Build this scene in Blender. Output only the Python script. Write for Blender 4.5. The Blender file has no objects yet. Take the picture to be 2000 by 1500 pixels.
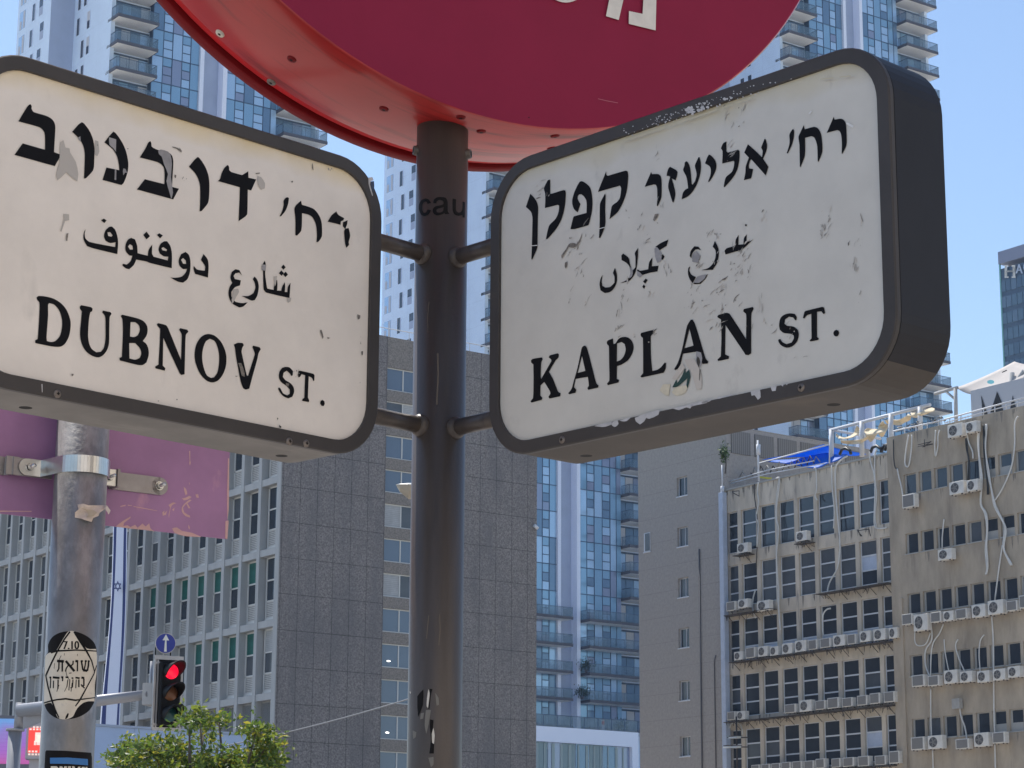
import bpy, bmesh, math, random
from mathutils import Vector, Matrix, Euler
from mathutils.geometry import tessellate_polygon
random.seed(7)
S = bpy.context.scene
COL = S.collection
PI = math.pi

# ------------------------------------------------------------------ camera, sky, sun, exposure
FPX = 4500.0                      # focal length in pixels of a 2000 x 1500 frame
PITCH = math.atan(1075 / FPX)
ROLL = 0.0058
CAMP = Vector((0, 0, 1.6))
CR = Matrix.Rotation(PI / 2 + PITCH, 3, 'X') @ Matrix.Rotation(ROLL, 3, 'Z')
cam = bpy.data.objects.new('camera', bpy.data.cameras.new('camera'))
COL.objects.link(cam)
cam.matrix_world = Matrix.Translation(CAMP) @ CR.to_4x4()
cam.data.sensor_width = 36
cam.data.lens = FPX / 2000 * 36
cam.data.clip_start = 0.05
cam.data.clip_end = 6000
S.camera = cam
SUN_EL, SUN_AZ = math.radians(58), math.radians(-28)      # azimuth from +Y towards +X
w = bpy.data.worlds.new('World'); S.world = w; w.use_nodes = True
nt = w.node_tree
bg = nt.nodes['Background']
sky = nt.nodes.new('ShaderNodeTexSky'); sky.sky_type = 'NISHITA'; sky.sun_disc = False
sky.sun_elevation = SUN_EL; sky.sun_rotation = SUN_AZ
sky.air_density = 1.0; sky.dust_density = 0.35; sky.ozone_density = 1.6; sky.altitude = 20
nt.links.new(sky.outputs['Color'], bg.inputs['Color'])
bg.inputs['Strength'].default_value = 0.11
sd = bpy.data.lights.new('sun', 'SUN'); sd.energy = 4.0; sd.angle = math.radians(0.5); sd.color = (1, .95, .87)
so = bpy.data.objects.new('sun', sd); COL.objects.link(so)
sv = Vector((math.sin(SUN_AZ) * math.cos(SUN_EL), math.cos(SUN_AZ) * math.cos(SUN_EL), math.sin(SUN_EL)))
so.rotation_euler = sv.to_track_quat('Z', 'Y').to_euler()
so.location = (0, 0, 60)
S.view_settings.view_transform = 'Standard'
S.view_settings.look = 'None'
S.view_settings.exposure = 0.6
S.view_settings.gamma = 1
S.render.engine = 'CYCLES'

# ------------------------------------------------------------------ measuring helpers (a photo point -> a point on a real surface)
def ray(px, py): return CR @ Vector(((px - 1000) / FPX, -(py - 750) / FPX, -1.0))
def at_y(px, py, Y):
    d = ray(px, py); return CAMP + d * (Y / d.y)
def on_plane(px, py, o, n):
    d = ray(px, py); return CAMP + d * ((o - CAMP).dot(n) / d.dot(n))
def on_cyl(px, py, o, ax, r):
    d = ray(px, py); w0 = CAMP - o
    dp = d - ax * d.dot(ax); wp = w0 - ax * w0.dot(ax)
    A_, B_, C_ = dp.dot(dp), 2 * dp.dot(wp), wp.dot(wp) - r * r
    D = B_ * B_ - 4 * A_ * C_
    t = (-B_ - math.sqrt(max(D, 0))) / (2 * A_)
    return CAMP + d * t
GA = math.radians(35.5)           # street grid: local x (right, back) and local y (left, back)
BX = Vector((math.cos(GA), math.sin(GA), 0)); AY = Vector((-math.sin(GA), math.cos(GA), 0))
def gp(b, a, z=0): return BX * b + AY * a + Vector((0, 0, z))
def on_b(px, py, b): return on_plane(px, py, BX * b, BX)    # facade running along local y
def on_a(px, py, a): return on_plane(px, py, AY * a, AY)    # facade running along local x
def zoom(x0, y0, k): return lambda x, y: (x0 + x / k, y0 + y / k)

# ------------------------------------------------------------------ object helpers
def tag(o, label=None, cat=None, group=None, kind=None):
    if label: o['label'] = label
    if cat: o['category'] = cat
    if group: o['group'] = group
    if kind: o['kind'] = kind
    return o
def thing(name, loc, rz=0, label=None, cat=None, group=None):
    o = bpy.data.objects.new(name, None); COL.objects.link(o)
    o.empty_display_size = .2
    o.location = loc; o.rotation_euler = (0, 0, rz)
    return tag(o, label, cat, group)
def lmat(o):
    m = Matrix.LocRotScale(o.location, o.rotation_euler, o.scale)
    return lmat(o.parent) @ m if o.parent else m
class MB:
    def __init__(s): s.v = []; s.f = []; s.m = []; s.sm = []
    def face(s, pts, mi=0, sm=False):
        n = len(s.v); s.v += [Vector(p) for p in pts]; s.f.append(list(range(n, n + len(pts)))); s.m.append(mi); s.sm.append(sm)
    def box(s, x0, x1, y0, y1, z0, z1, mi=0):
        n = len(s.v)
        s.v += [Vector(p) for p in ((x0, y0, z0), (x1, y0, z0), (x1, y1, z0), (x0, y1, z0), (x0, y0, z1), (x1, y0, z1), (x1, y1, z1), (x0, y1, z1))]
        for q in ((0, 3, 2, 1), (4, 5, 6, 7), (0, 1, 5, 4), (1, 2, 6, 5), (2, 3, 7, 6), (3, 0, 4, 7)):
            s.f.append([n + i for i in q]); s.m.append(mi); s.sm.append(False)
        return s
    def obox(s, c, ex, ey, ez, mi=0):          # oriented box: centre and three half vectors
        c, ex, ey, ez = map(Vector, (c, ex, ey, ez)); n = len(s.v)
        for k in ((-1, -1, -1), (1, -1, -1), (1, 1, -1), (-1, 1, -1), (-1, -1, 1), (1, -1, 1), (1, 1, 1), (-1, 1, 1)):
            s.v.append(c + ex * k[0] + ey * k[1] + ez * k[2])
        for q in ((0, 3, 2, 1), (4, 5, 6, 7), (0, 1, 5, 4), (1, 2, 6, 5), (2, 3, 7, 6), (3, 0, 4, 7)):
            s.f.append([n + i for i in q]); s.m.append(mi); s.sm.append(False)
        return s
    def tube(s, path, r, n=10, mi=0, caps=True):
        path = [Vector(p) for p in path]; base = len(s.v); L = len(path)
        rr = r if isinstance(r, (list, tuple)) else [r] * L
        up = None
        for i, p in enumerate(path):
            t = (path[min(i + 1, L - 1)] - path[max(i - 1, 0)])
            t = t.normalized() if t.length > 1e-9 else Vector((0, 0, 1))
            if up is None: up = t.orthogonal().normalized()
            up = (up - t * up.dot(t)); up = up.normalized() if up.length > 1e-6 else t.orthogonal().normalized()
            bi = t.cross(up)
            for k in range(n):
                a = 2 * PI * k / n
                s.v.append(p + (up * math.cos(a) + bi * math.sin(a)) * rr[i])
        for i in range(L - 1):
            for k in range(n):
                s.f.append([base + i * n + k, base + i * n + (k + 1) % n, base + (i + 1) * n + (k + 1) % n, base + (i + 1) * n + k]); s.m.append(mi); s.sm.append(True)
        if caps:
            s.f.append([base + k for k in range(n)][::-1]); s.m.append(mi); s.sm.append(False)
            s.f.append([base + (L - 1) * n + k for k in range(n)]); s.m.append(mi); s.sm.append(False)
        return s
    def lathe(s, o, ax, prof, n=64, mi=0, sm=True):    # profile of (distance along axis, radius)
        o, ax = Vector(o), Vector(ax).normalized(); u = ax.orthogonal().normalized(); v = ax.cross(u); base = len(s.v)
        for t, r in prof:
            for k in range(n):
                a = 2 * PI * k / n; s.v.append(o + ax * t + (u * math.cos(a) + v * math.sin(a)) * r)
        for i in range(len(prof) - 1):
            for k in range(n):
                s.f.append([base + i * n + k, base + i * n + (k + 1) % n, base + (i + 1) * n + (k + 1) % n, base + (i + 1) * n + k]); s.m.append(mi); s.sm.append(sm)
        return s
    def build(s, name, mats, parent=None, world=False, smooth=None, bevel=0, weld=0):
        if not isinstance(mats, (list, tuple)): mats = [mats]
        me = bpy.data.meshes.new(name)
        vs = s.v; loc = None
        if parent is None:
            xs = [v.x for v in vs]; ys = [v.y for v in vs]; zs = [v.z for v in vs]
            loc = Vector(((min(xs) + max(xs)) / 2, (min(ys) + max(ys)) / 2, min(zs))); vs = [v - loc for v in vs]
        elif world:
            inv = lmat(parent).inverted(); vs = [inv @ v for v in vs]
        me.from_pydata([tuple(v) for v in vs], [], s.f)
        for m in mats: me.materials.append(m)
        me.polygons.foreach_set('material_index', s.m)
        me.polygons.foreach_set('use_smooth', [bool(smooth) if smooth is not None else q for q in s.sm])
        me.update()
        if weld:
            bm = bmesh.new(); bm.from_mesh(me); bmesh.ops.remove_doubles(bm, verts=bm.verts, dist=weld); bm.to_mesh(me); bm.free()
        o = bpy.data.objects.new(name, me); COL.objects.link(o)
        if loc is not None: o.location = loc
        if parent: o.parent = parent
        if bevel:
            bv = o.modifiers.new('bevel', 'BEVEL'); bv.width = bevel; bv.segments = 2; bv.limit_method = 'ANGLE'
        return o
def kids(o): return [c for c in COL.objects if c.parent == o]
def inst(o, parent, loc, rz=None, name=None):
    c = o.copy(); COL.objects.link(c); c.parent = parent; c.location = loc
    if rz is not None: c.rotation_euler = (0, 0, rz)
    for ch in list(o.children):
        d = ch.copy(); COL.objects.link(d); d.parent = c
    return c

# ------------------------------------------------------------------ flat outlines (lettering, stickers)
def parse(t): return [tuple(map(float, p.split(','))) for p in t.split()]
def smooth(pts, lim=42, sub=4):
    n = len(pts); out = []; cor = []
    for i in range(n):
        a, b, c = pts[i - 1], pts[i], pts[(i + 1) % n]
        a1 = math.atan2(b[1] - a[1], b[0] - a[0]); a2 = math.atan2(c[1] - b[1], c[0] - b[0])
        d = abs((a2 - a1 + PI) % (2 * PI) - PI); cor.append(math.degrees(d) > lim)
    for i in range(n):
        p1, p2 = pts[i], pts[(i + 1) % n]
        p0 = p1 if cor[i] else pts[i - 1]; p3 = p2 if cor[(i + 1) % n] else pts[(i + 2) % n]
        if cor[i] and cor[(i + 1) % n]: out.append(p1); continue
        L = math.dist(p1, p2); k1 = min(1, L / max(math.dist(p0, p1), 1e-6)) if p0 != p1 else 1; k2 = min(1, L / max(math.dist(p2, p3), 1e-6)) if p2 != p3 else 1
        m1 = ((p2[0] - p0[0]) * .5 * k1, (p2[1] - p0[1]) * .5 * k1); m2 = ((p3[0] - p1[0]) * .5 * k2, (p3[1] - p1[1]) * .5 * k2)
        for j in range(sub):
            t = j / sub; h00 = 2 * t ** 3 - 3 * t * t + 1; h10 = t ** 3 - 2 * t * t + t; h01 = -2 * t ** 3 + 3 * t * t; h11 = t ** 3 - t * t
            out.append(tuple(h00 * p1[q] + h10 * m1[q] + h01 * p2[q] + h11 * m2[q] for q in (0, 1)))
    return out
def add_outline(mb, loops, fn, lift, thick=0.0, mi=0, maxe=None):
    """loops: outer + holes in 2D; fn(x, y, lift) -> world point. thick gives the sheet a real edge."""
    flat = [p for l in loops for p in l]
    tris = tessellate_polygon([[Vector((x, y, 0)) for x, y in l] for l in loops])
    bm = bmesh.new(); vs = [bm.verts.new((x, y, 0)) for x, y in flat]
    for t in tris:
        try: bm.faces.new([vs[i] for i in t])
        except ValueError: pass
    if maxe:
        for _ in range(6):
            es = [e for e in bm.edges if e.calc_length() > maxe]
            if not es: break
            bmesh.ops.subdivide_edges(bm, edges=es, cuts=1)
            bmesh.ops.triangulate(bm, faces=[f for f in bm.faces if len(f.verts) > 3])
    cam_side = None
    for f in bm.faces:
        P = [fn(v.co.x, v.co.y, lift) for v in f.verts]
        nn = (P[1] - P[0]).cross(P[2] - P[0])
        if nn.dot(CAMP - P[0]) < 0: P.reverse()
        mb.face(P, mi)
    if thick:
        for e in bm.edges:
            if len(e.link_faces) == 1:
                a, b = [v.co for v in e.verts]
                mb.face([fn(a.x, a.y, lift), fn(b.x, b.y, lift), fn(b.x, b.y, lift - thick), fn(a.x, a.y, lift - thick)], mi)
    bm.free()
def stroke(pts, wd):
    L = []; R_ = []; n = len(pts)
    for i in range(n):
        a, b = pts[max(i - 1, 0)], pts[min(i + 1, n - 1)]
        dx, dy = b[0] - a[0], b[1] - a[1]; l = math.hypot(dx, dy) or 1
        w_ = wd if not isinstance(wd, (list, tuple)) else wd[i]
        L.append((pts[i][0] - dy / l * w_ / 2, pts[i][1] + dx / l * w_ / 2)); R_.append((pts[i][0] + dy / l * w_ / 2, pts[i][1] - dx / l * w_ / 2))
    return L + R_[::-1]
def ellipse(cx, cy, rx, ry, n=20): return [(cx + rx * math.cos(2 * PI * k / n), cy + ry * math.sin(2 * PI * k / n)) for k in range(n)]
def text_loops(txt):
    """outlines of Latin text from Blender's built-in font -> list of triangles in 2D plus its bounds"""
    cu = bpy.data.curves.new('t', 'FONT'); cu.body = txt
    o = bpy.data.objects.new('t', cu); COL.objects.link(o)
    me = o.to_mesh(); tri = [[tuple(me.vertices[i].co[:2]) for i in p.vertices] for p in me.polygons]
    o.to_mesh_clear(); bpy.data.objects.remove(o); bpy.data.curves.remove(cu)
    xs = [p[0] for t in tri for p in t]; ys = [p[1] for t in tri for p in t]
    return tri, (min(xs), max(xs), min(ys), max(ys))
def add_text(mb, txt, rect, fn, lift, mi=0, bold=0):
    """fit text into a photo-space quad rect = (x0, ytop, x1, ybottom)"""
    tri, (u0, u1, v0, v1) = text_loops(txt); x0, y0, x1, y1 = rect
    for dx in ([0] if not bold else [-bold, 0, bold]):
        for t in tri:
            P = [fn(x0 + (x1 - x0) * (u - u0) / (u1 - u0) + dx, y1 - (y1 - y0) * (v - v0) / (v1 - v0), lift + dx * 1e-5) for u, v in t]
            if (P[1] - P[0]).cross(P[2] - P[0]).dot(CAMP - P[0]) < 0: P.reverse()
            mb.face(P, mi)

# ------------------------------------------------------------------ materials
def mat(name, col, rough=.6, metal=0.0, spec=.5, var=0.0, vs=3.0, stretch=None, col2=None, thr=None, c2s=2.0, c2st=None, bump=0.0, bs=40.0, coat=0.0, emit=None, es=1.0, alpha=None, detail=4, thr_w=.06):
    m = bpy.data.materials.new(name); m.use_nodes = True
    t = m.node_tree; N = t.nodes; L = t.links; b = N['Principled BSDF']
    b.inputs['Base Color'].default_value = (*col, 1); b.inputs['Roughness'].default_value = rough; b.inputs['Metallic'].default_value = metal
    b.inputs['Specular IOR Level'].default_value = spec
    if coat: b.inputs['Coat Weight'].default_value = coat; b.inputs['Coat Roughness'].default_value = .12
    tc = N.new('ShaderNodeTexCoord')
    out = None
    def noise(scale, st, det=4):
        nn = N.new('ShaderNodeTexNoise'); nn.inputs['Scale'].default_value = scale; nn.inputs['Detail'].default_value = det; nn.inputs['Roughness'].default_value = .62
        mp = N.new('ShaderNodeMapping'); mp.inputs['Scale'].default_value = st or (1, 1, 1)
        L.new(tc.outputs['Object'], mp.inputs['Vector']); L.new(mp.outputs['Vector'], nn.inputs['Vector'])
        return nn.outputs['Fac']
    if var:
        mr = N.new('ShaderNodeMapRange'); mr.inputs['From Min'].default_value = .3; mr.inputs['From Max'].default_value = .7
        mr.inputs['To Min'].default_value = 1 - var; mr.inputs['To Max'].default_value = 1 + var
        L.new(noise(vs, stretch, detail), mr.inputs['Value'])
        mx = N.new('ShaderNodeMix'); mx.data_type = 'RGBA'; mx.blend_type = 'MULTIPLY'; mx.inputs['Factor'].default_value = 1
        mx.inputs['A'].default_value = (*col, 1); L.new(mr.outputs['Result'], mx.inputs['B']); out = mx.outputs['Result']
    if col2:
        mr = N.new('ShaderNodeMapRange'); mr.inputs['From Min'].default_value = thr; mr.inputs['From Max'].default_value = thr + thr_w
        L.new(noise(c2s, c2st, 6), mr.inputs['Value'])
        mx = N.new('ShaderNodeMix'); mx.data_type = 'RGBA'
        L.new(mr.outputs['Result'], mx.inputs['Factor'])
        if out: L.new(out, mx.inputs['A'])
        else: mx.inputs['A'].default_value = (*col, 1)
        mx.inputs['B'].default_value = (*col2, 1); out = mx.outputs['Result']
    if out: L.new(out, b.inputs['Base Color'])
    if bump:
        bp = N.new('ShaderNodeBump'); bp.inputs['Strength'].default_value = bump; bp.inputs['Distance'].default_value = .02
        L.new(noise(bs, None), bp.inputs['Height']); L.new(bp.outputs['Normal'], b.inputs['Normal'])
    if emit: b.inputs['Emission Color'].default_value = (*emit, 1); b.inputs['Emission Strength'].default_value = es
    if alpha is not None: b.inputs['Alpha'].default_value = alpha
    m['_c'] = 1
    return m
def joints(m, px, pz, ox=0, oz=0, wd=.012, dark=.45, axis='X', wz=None):
    """cut panel joints (a darker grid) into a cladding material, in the object's own metres"""
    t = m.node_tree; N = t.nodes; L = t.links; b = N['Principled BSDF']
    tc = N.new('ShaderNodeTexCoord'); sp = N.new('ShaderNodeSeparateXYZ'); L.new(tc.outputs['Object'], sp.inputs[0])
    def line(sock, p, o, w_):
        a = N.new('ShaderNodeMath'); a.operation = 'ADD'; a.inputs[1].default_value = 1000 * p - o; L.new(sock, a.inputs[0])
        d = N.new('ShaderNodeMath'); d.operation = 'DIVIDE'; d.inputs[1].default_value = p; L.new(a.outputs[0], d.inputs[0])
        f = N.new('ShaderNodeMath'); f.operation = 'FRACT'; L.new(d.outputs[0], f.inputs[0])
        c = N.new('ShaderNodeMath'); c.operation = 'LESS_THAN'; c.inputs[1].default_value = w_ / p; L.new(f.outputs[0], c.inputs[0]); return c.outputs[0]
    outs = []
    if px: outs.append(line(sp.outputs[axis], px, ox, wd))
    if pz: outs.append(line(sp.outputs['Z'], pz, oz, wz or wd))
    fac = outs[0]
    if len(outs) > 1:
        x = N.new('ShaderNodeMath'); x.operation = 'MAXIMUM'; L.new(outs[0], x.inputs[0]); L.new(outs[1], x.inputs[1]); fac = x.outputs[0]
    mx = N.new('ShaderNodeMix'); mx.data_type = 'RGBA'; mx.blend_type = 'MULTIPLY'
    L.new(fac, mx.inputs['Factor'])
    src = b.inputs['Base Color'].links
    if src: L.new(src[0].from_socket, mx.inputs['A'])
    else: mx.inputs['A'].default_value = b.inputs['Base Color'].default_value
    mx.inputs['B'].default_value = (dark, dark, dark, 1)
    L.new(mx.outputs['Result'], b.inputs['Base Color'])
    return m
K = {}
K['asphalt'] = mat('asphalt', (.05, .05, .052), .9, var=.25, vs=8, bump=.3, bs=200)
K['paving'] = joints(mat('paving', (.34, .31, .28), .85, var=.15, vs=2), .4, 0, wd=.012)
K['kerb'] = mat('kerb', (.38, .37, .35), .85, var=.1)
K['line_paint'] = mat('line_paint', (.75, .75, .72), .7, var=.1)
K['soil'] = mat('soil', (.42, .39, .35), .95, var=.2, vs=.2)
# ------------------------------------------------------------------ building materials
def glass(name, col, rough=.08, spec=.8): return mat(name, col, rough, spec=spec, var=.18, vs=.8)
K['granite'] = joints(mat('dark_granite', (.205, .185, .178), .62, var=.55, vs=13, detail=6, col2=(.125, .118, .124), thr=.44, c2s=.5, c2st=(1.4, 1.4, .35), thr_w=.35), .962, 1.672, 62.5 - 52.28, 10.06, .03, .4)
K['granite_wide'] = joints(mat('dark_granite_wide_panels', (.20, .18, .174), .62, var=.55, vs=13, detail=6, col2=(.125, .118, .124), thr=.44, c2s=.5, c2st=(1.4, 1.4, .35), thr_w=.35), .925, 1.672, 1.0, 10.06, .03, .4)
K['granite_band'] = mat('granite_band', (.225, .20, .18), .62, var=.4, vs=13, detail=5)
K['fin'] = mat('grey_concrete_fin', (.42, .425, .425), .75, var=.1, vs=1.2, stretch=(1, 1, .25))
K['win_frame'] = mat('pale_window_frame', (.62, .62, .6), .5)
K['dark_glass'] = glass('dark_window_glass', (.035, .045, .06), .06, .6)
K['dark_glass2'] = glass('grey_window_glass', (.09, .10, .115), .2, .5)
K['blind_green'] = mat('green_blind', (.005, .105, .085), .6, var=.25, vs=2)
K['blind_pale'] = joints(mat('pale_blind', (.40, .41, .42), .6, var=.12), 0, .09, wd=.02, dark=.75)
K['louvre'] = joints(mat('louvre', (.50, .49, .47), .6, var=.12, vs=2), 0, .085, wd=.03, dark=.42)
K['bars'] = mat('window_bar', (.33, .34, .35), .6)
K['roof'] = mat('roof_felt', (.3, .3, .3), .9, var=.15)
K['old_wall'] = mat('stained_beige_render', (.58, .505, .41), .88, var=.2, vs=.9, stretch=(1, 1, .35), col2=(.24, .20, .18), thr=.57, c2s=1.1, c2st=(1.8, 1.8, .26), thr_w=.16, bump=.15, bs=30)
K['old_wall_dark'] = mat('stained_brown_render', (.40, .335, .26), .9, var=.26, vs=.7, stretch=(1, 1, .4), col2=(.20, .165, .14), thr=.60, c2s=.9, c2st=(1.6, 1.6, .22), thr_w=.18, bump=.15, bs=30)
K['grey_wall'] = mat('grey_render', (.37, .34, .315), .9, var=.12, vs=6, detail=5, bump=.1, bs=60)
joints(K['grey_wall'], 0, 1.575, 0, 14.4, .02, .7)
K['metal_white'] = mat('white_painted_metal', (.62, .64, .68), .5, var=.06)
K['duct'] = mat('pale_duct', (.46, .52, .64), .5, var=.08)
K['t_white'] = joints(mat('haze_tinted_white_panel', (.69, .82, .99), .6, var=.05, vs=.3), 3.4, 3.3, 0, 1.2, .04, .86, axis='Y')  # white tinted blue to stand in for haze and airlight
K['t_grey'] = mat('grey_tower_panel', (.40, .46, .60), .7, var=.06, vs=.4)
K['t_fin'] = mat('haze_tinted_white_fin', (.80, .85, .99), .6)  # fin white carries the same painted-in airlight blue
K['t_slab'] = mat('dark_slab_edge', (.085, .085, .105), .6)
K['t_soffit'] = mat('pale_soffit', (.86, .86, .84), .8)
K['t_glass'] = [mat('blue_glass_%s' % n, c, .07, metal=.25, spec=.9) for n, c in (('mid', (.25, .43, .60)), ('pale', (.42, .60, .80)), ('dark', (.15, .25, .37)), ('mauve', (.28, .33, .46)))]
K['t_mull'] = mat('blue_mullion', (.05, .09, .16), .5)
K['t_slot'] = mat('slot_glass', (.03, .04, .06), .1, spec=.7)
K['rail_glass'] = mat('railing_glass', (.16, .24, .31), .05, spec=.5, alpha=.33)
K['curtain'] = mat('pale_curtain', (.55, .56, .6), .9)

# ------------------------------------------------------------------ setting: ground, road, pavement
g = MB(); g.face([(-2500, -600, 0), (2500, -600, 0), (2500, 3000, 0), (-2500, 3000, 0)])
tag(g.build('ground', K['soil']), kind='structure')
def strip(name, p0, p1, hw, z, m, thick=0):
    p0, p1 = Vector(p0), Vector(p1); d = (p1 - p0).normalized(); n = Vector((-d.y, d.x, 0)) * hw
    q = MB()
    if thick: q.obox((p0 + p1) / 2 + Vector((0, 0, z - thick / 2)), (p1 - p0) / 2, n, (0, 0, thick / 2))
    else: q.face([p0 - n + Vector((0, 0, z)), p1 - n + Vector((0, 0, z)), p1 + n + Vector((0, 0, z)), p0 + n + Vector((0, 0, z))])
    return q.build(name, m)
RA0, RA1 = gp(30, -60), gp(30, 260)
tag(strip('road', gp(34, -80), gp(34, 300), 9, .004, K['asphalt']), kind='structure')
tag(strip('cross_road', gp(-120, 38), gp(24.9, 38), 8, .004, K['asphalt']), kind='structure')
q = MB()
for k in range(30):
    c = gp(34, -70 + k * 8, .008); q.face([c - BX * .07 - AY * 1.5, c + BX * .07 - AY * 1.5, c + BX * .07 + AY * 1.5, c - BX * .07 + AY * 1.5])
tag(q.build('lane_marking', K['line_paint']), kind='structure')
q = MB(); pts = [gp(-60, -50, .13), gp(24.6, -50, .13), gp(24.6, 29.5, .13), gp(-60, 29.5, .13)]
q.face(pts)
tag(q.build('pavement', K['paving']), kind='structure')
q = MB(); q.obox(gp(24.8, -10, .065), BX * .17, AY * 39.7, (0, 0, .068)); q.obox(gp(-17.8, 29.7, .065), BX * 42.4, AY * .17, (0, 0, .068))
tag(q.build('kerb', K['kerb']), kind='structure')
q = MB(); q.obox(gp(47.7, 110, .06), BX * 4.4, AY * 200, (0, 0, .062))
tag(q.build('far_pavement', K['paving']), kind='structure')

# ------------------------------------------------------------------ grey office block with window fins (left)
LB, LA = 52.28, 91.65
office = thing('office_block', gp(LB, LA), GA, 'grey office block with a grid of deep window fins and a dark granite side wall', 'building')
PT, BAY, NB = 3.345, 1.695, 21
ZB = [8.6 + PT * k for k in range(7)]
wall = MB()
for z in ZB: wall.box(-.0, .62, .33, NB * BAY + 1.8, z, z + .32)
wall.box(-.02, .62, .331, NB * BAY + 1.8, 28.99, 29.8)
wall.build('floor_slab', K['fin'], office)
q = MB(); q.box(.62, 14, .33, NB * BAY + 1.8, .1, 28.6); q.box(.1, .62, .33, NB * BAY + 1.8, .1, 8.6)
q.build('core_wall', K['fin'], office)
fin0 = None
for k in range(NB + 1):
    y0 = 0.0 if k == 0 else 1.82 + (k - 1) * BAY
    wd = .33 if k == 0 else .27
    if k == 0:
        q = MB(); q.box(-.05, .62, 0, .33, .1, 29.8); q.build('corner_pier', K['fin'], office)
    elif k == 1:
        q = MB(); q.box(-.04, .618, 0, .27, .1, 28.98); fin0 = q.build('fin', K['fin'], office); fin0.location = (0, y0, 0)
    else:
        inst(fin0, office, (0, y0, 0))
def office_window(kind, bars=False):
    W = BAY - .27; H = PT - .33
    f = MB()
    x = .33
    if bars:
        f.box(x, x + .05, 0, W, 0, .06); f.box(x, x + .05, 0, W, H - .06, H); f.box(x, x + .05, .45, .5, 0, H)
        o = f.build('window', K['win_frame'], office)
        p = MB(); p.box(x + .06, x + .1, 0, W, 0, H); p.build('pane', K['dark_glass2'], o)
        p = MB()
        for i in range(14): p.box(x - .06, x - .035, .05 + i * .102, .075 + i * .102, .02, H - .02)
        p.build('bars', K['bars'], o); return o
    z1 = .16; z2 = z1 + .80; z3 = z2 + .97
    for a, b in ((z1 - .03, z1 + .03), (z2 - .03, z2 + .035), (z3 - .035, z3 + .035), (H - .07, H)): f.box(x, x + .06, .0, W, a, b)
    f.box(x, x + .06, W - .10, W, z1, H); f.box(x, x + .06, 0, .06, z1, H)
    f.box(x - .02, x + .1, 0, W, 0, z1 - .03)
    o = f.build('window', K['win_frame'], office)
    p = MB(); p.box(x + .025, x + .055, .061, W - .101, z1 + .03, z2 - .03); p.build('louvre', K['louvre'], o)
    gm = {'g': (K['dark_glass'], K['blind_green']), 'd': (K['dark_glass'], K['dark_glass']), 'p': (K['dark_glass2'], K['blind_pale']), 'q': (K['blind_pale'], K['dark_glass']), 'm': (K['dark_glass2'], K['blind_green']), 'e': (K['dark_glass'], K['dark_glass2'])}[kind]
    p = MB(); p.box(x + .03, x + .05, .061, W - .101, z2 + .036, z3 - .036, 0); p.box(x + .03, x + .05, .061, W - .101, z3 + .036, H - .071, 1); p.build('pane', list(gm), o)
    return o
protos = {}
def put_window(kind, loc, bars=False):
    key = (kind, bars)
    if key not in protos: protos[key] = office_window(kind, bars); protos[key].location = loc; return
    inst(protos[key], office, loc)
rowk = {1: ['p', 'm', 'g', 'g', 'g', 'e', 'p', 'q'] , 2: ['d', 'g', 'g', 'm', 'g', 'g', 'm', 'g', 'd'], 3: 'ddeddedpdd', 4: 'dedddedd'}
hidden = MB()
for r in range(0, 6):
    for k in range(NB):
        y = (.33 if k == 0 else 1.82 + (k - 1) * BAY + .27); z = ZB[r] + .325
        if r == 0:
            if k < 8: put_window('b', (0, y, z), True)
            else: hidden.box(.4, .5, y, y + 1.4, z, z + 3)
            continue
        if r == 5: hidden.box(.4, .5, y, y + 1.4, z, z + 3); continue
        seq = rowk.get(r, 'd'); kd = seq[k] if k < len(seq) else random.choice('dddepgd' if r < 3 else 'dddeep')
        put_window(kd, (0, y, z))
tag(hidden.build('window', K['dark_glass'], office), kind='stuff')
# granite side wall with a recessed strip of windows between two solid sheets
b1, b2, b3 = 57.95 - LB, 61.9 - LB, 66.93 - LB
q = MB(); q.box(.62, b1, -.02, .3, .1, 29.8); q.box(.01, .62, -.02, -.002, .1, 29.8); q.build('granite_wall', K['granite_wide'], office)
q = MB(); q.box(b2, b3, -.02, .3, .1, 29.8); q.build('granite_wall', K['granite'], office)
q = MB()
WT = [28.29 - 1.673 * k for k in range(17)]
q.box(b1, b2, .02, .3, WT[0], 29.8)
for k, t in enumerate(WT): q.box(b1, b2, .02 if k % 2 else .01, .3, (WT[k + 1] if k + 1 < len(WT) else .1), t - 1.13)
q.build('spandrel', K['granite_band'], office)
q = MB(); q.box(0, 14, .3, NB * BAY + 1.8, 29.0, 29.5); q.build('roof', K['roof'], office)
q = MB(); q.box(13.9, b3 - .005, .31, NB * BAY + 1.8, .1, 29.8); q.build('rear_wall', K['granite'], office)
q = MB()
for i in range(12): q.tube([(1 + i * 1.2, .15, 29.8), (1 + i * 1.2, .15, 30.25)], .02, 6)
q.tube([(.2, .15, 30.25), (b3 - .1, .15, 30.25)], .025, 6); q.build('roof_railing', K['metal_white'], office)
sw0 = None
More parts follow.
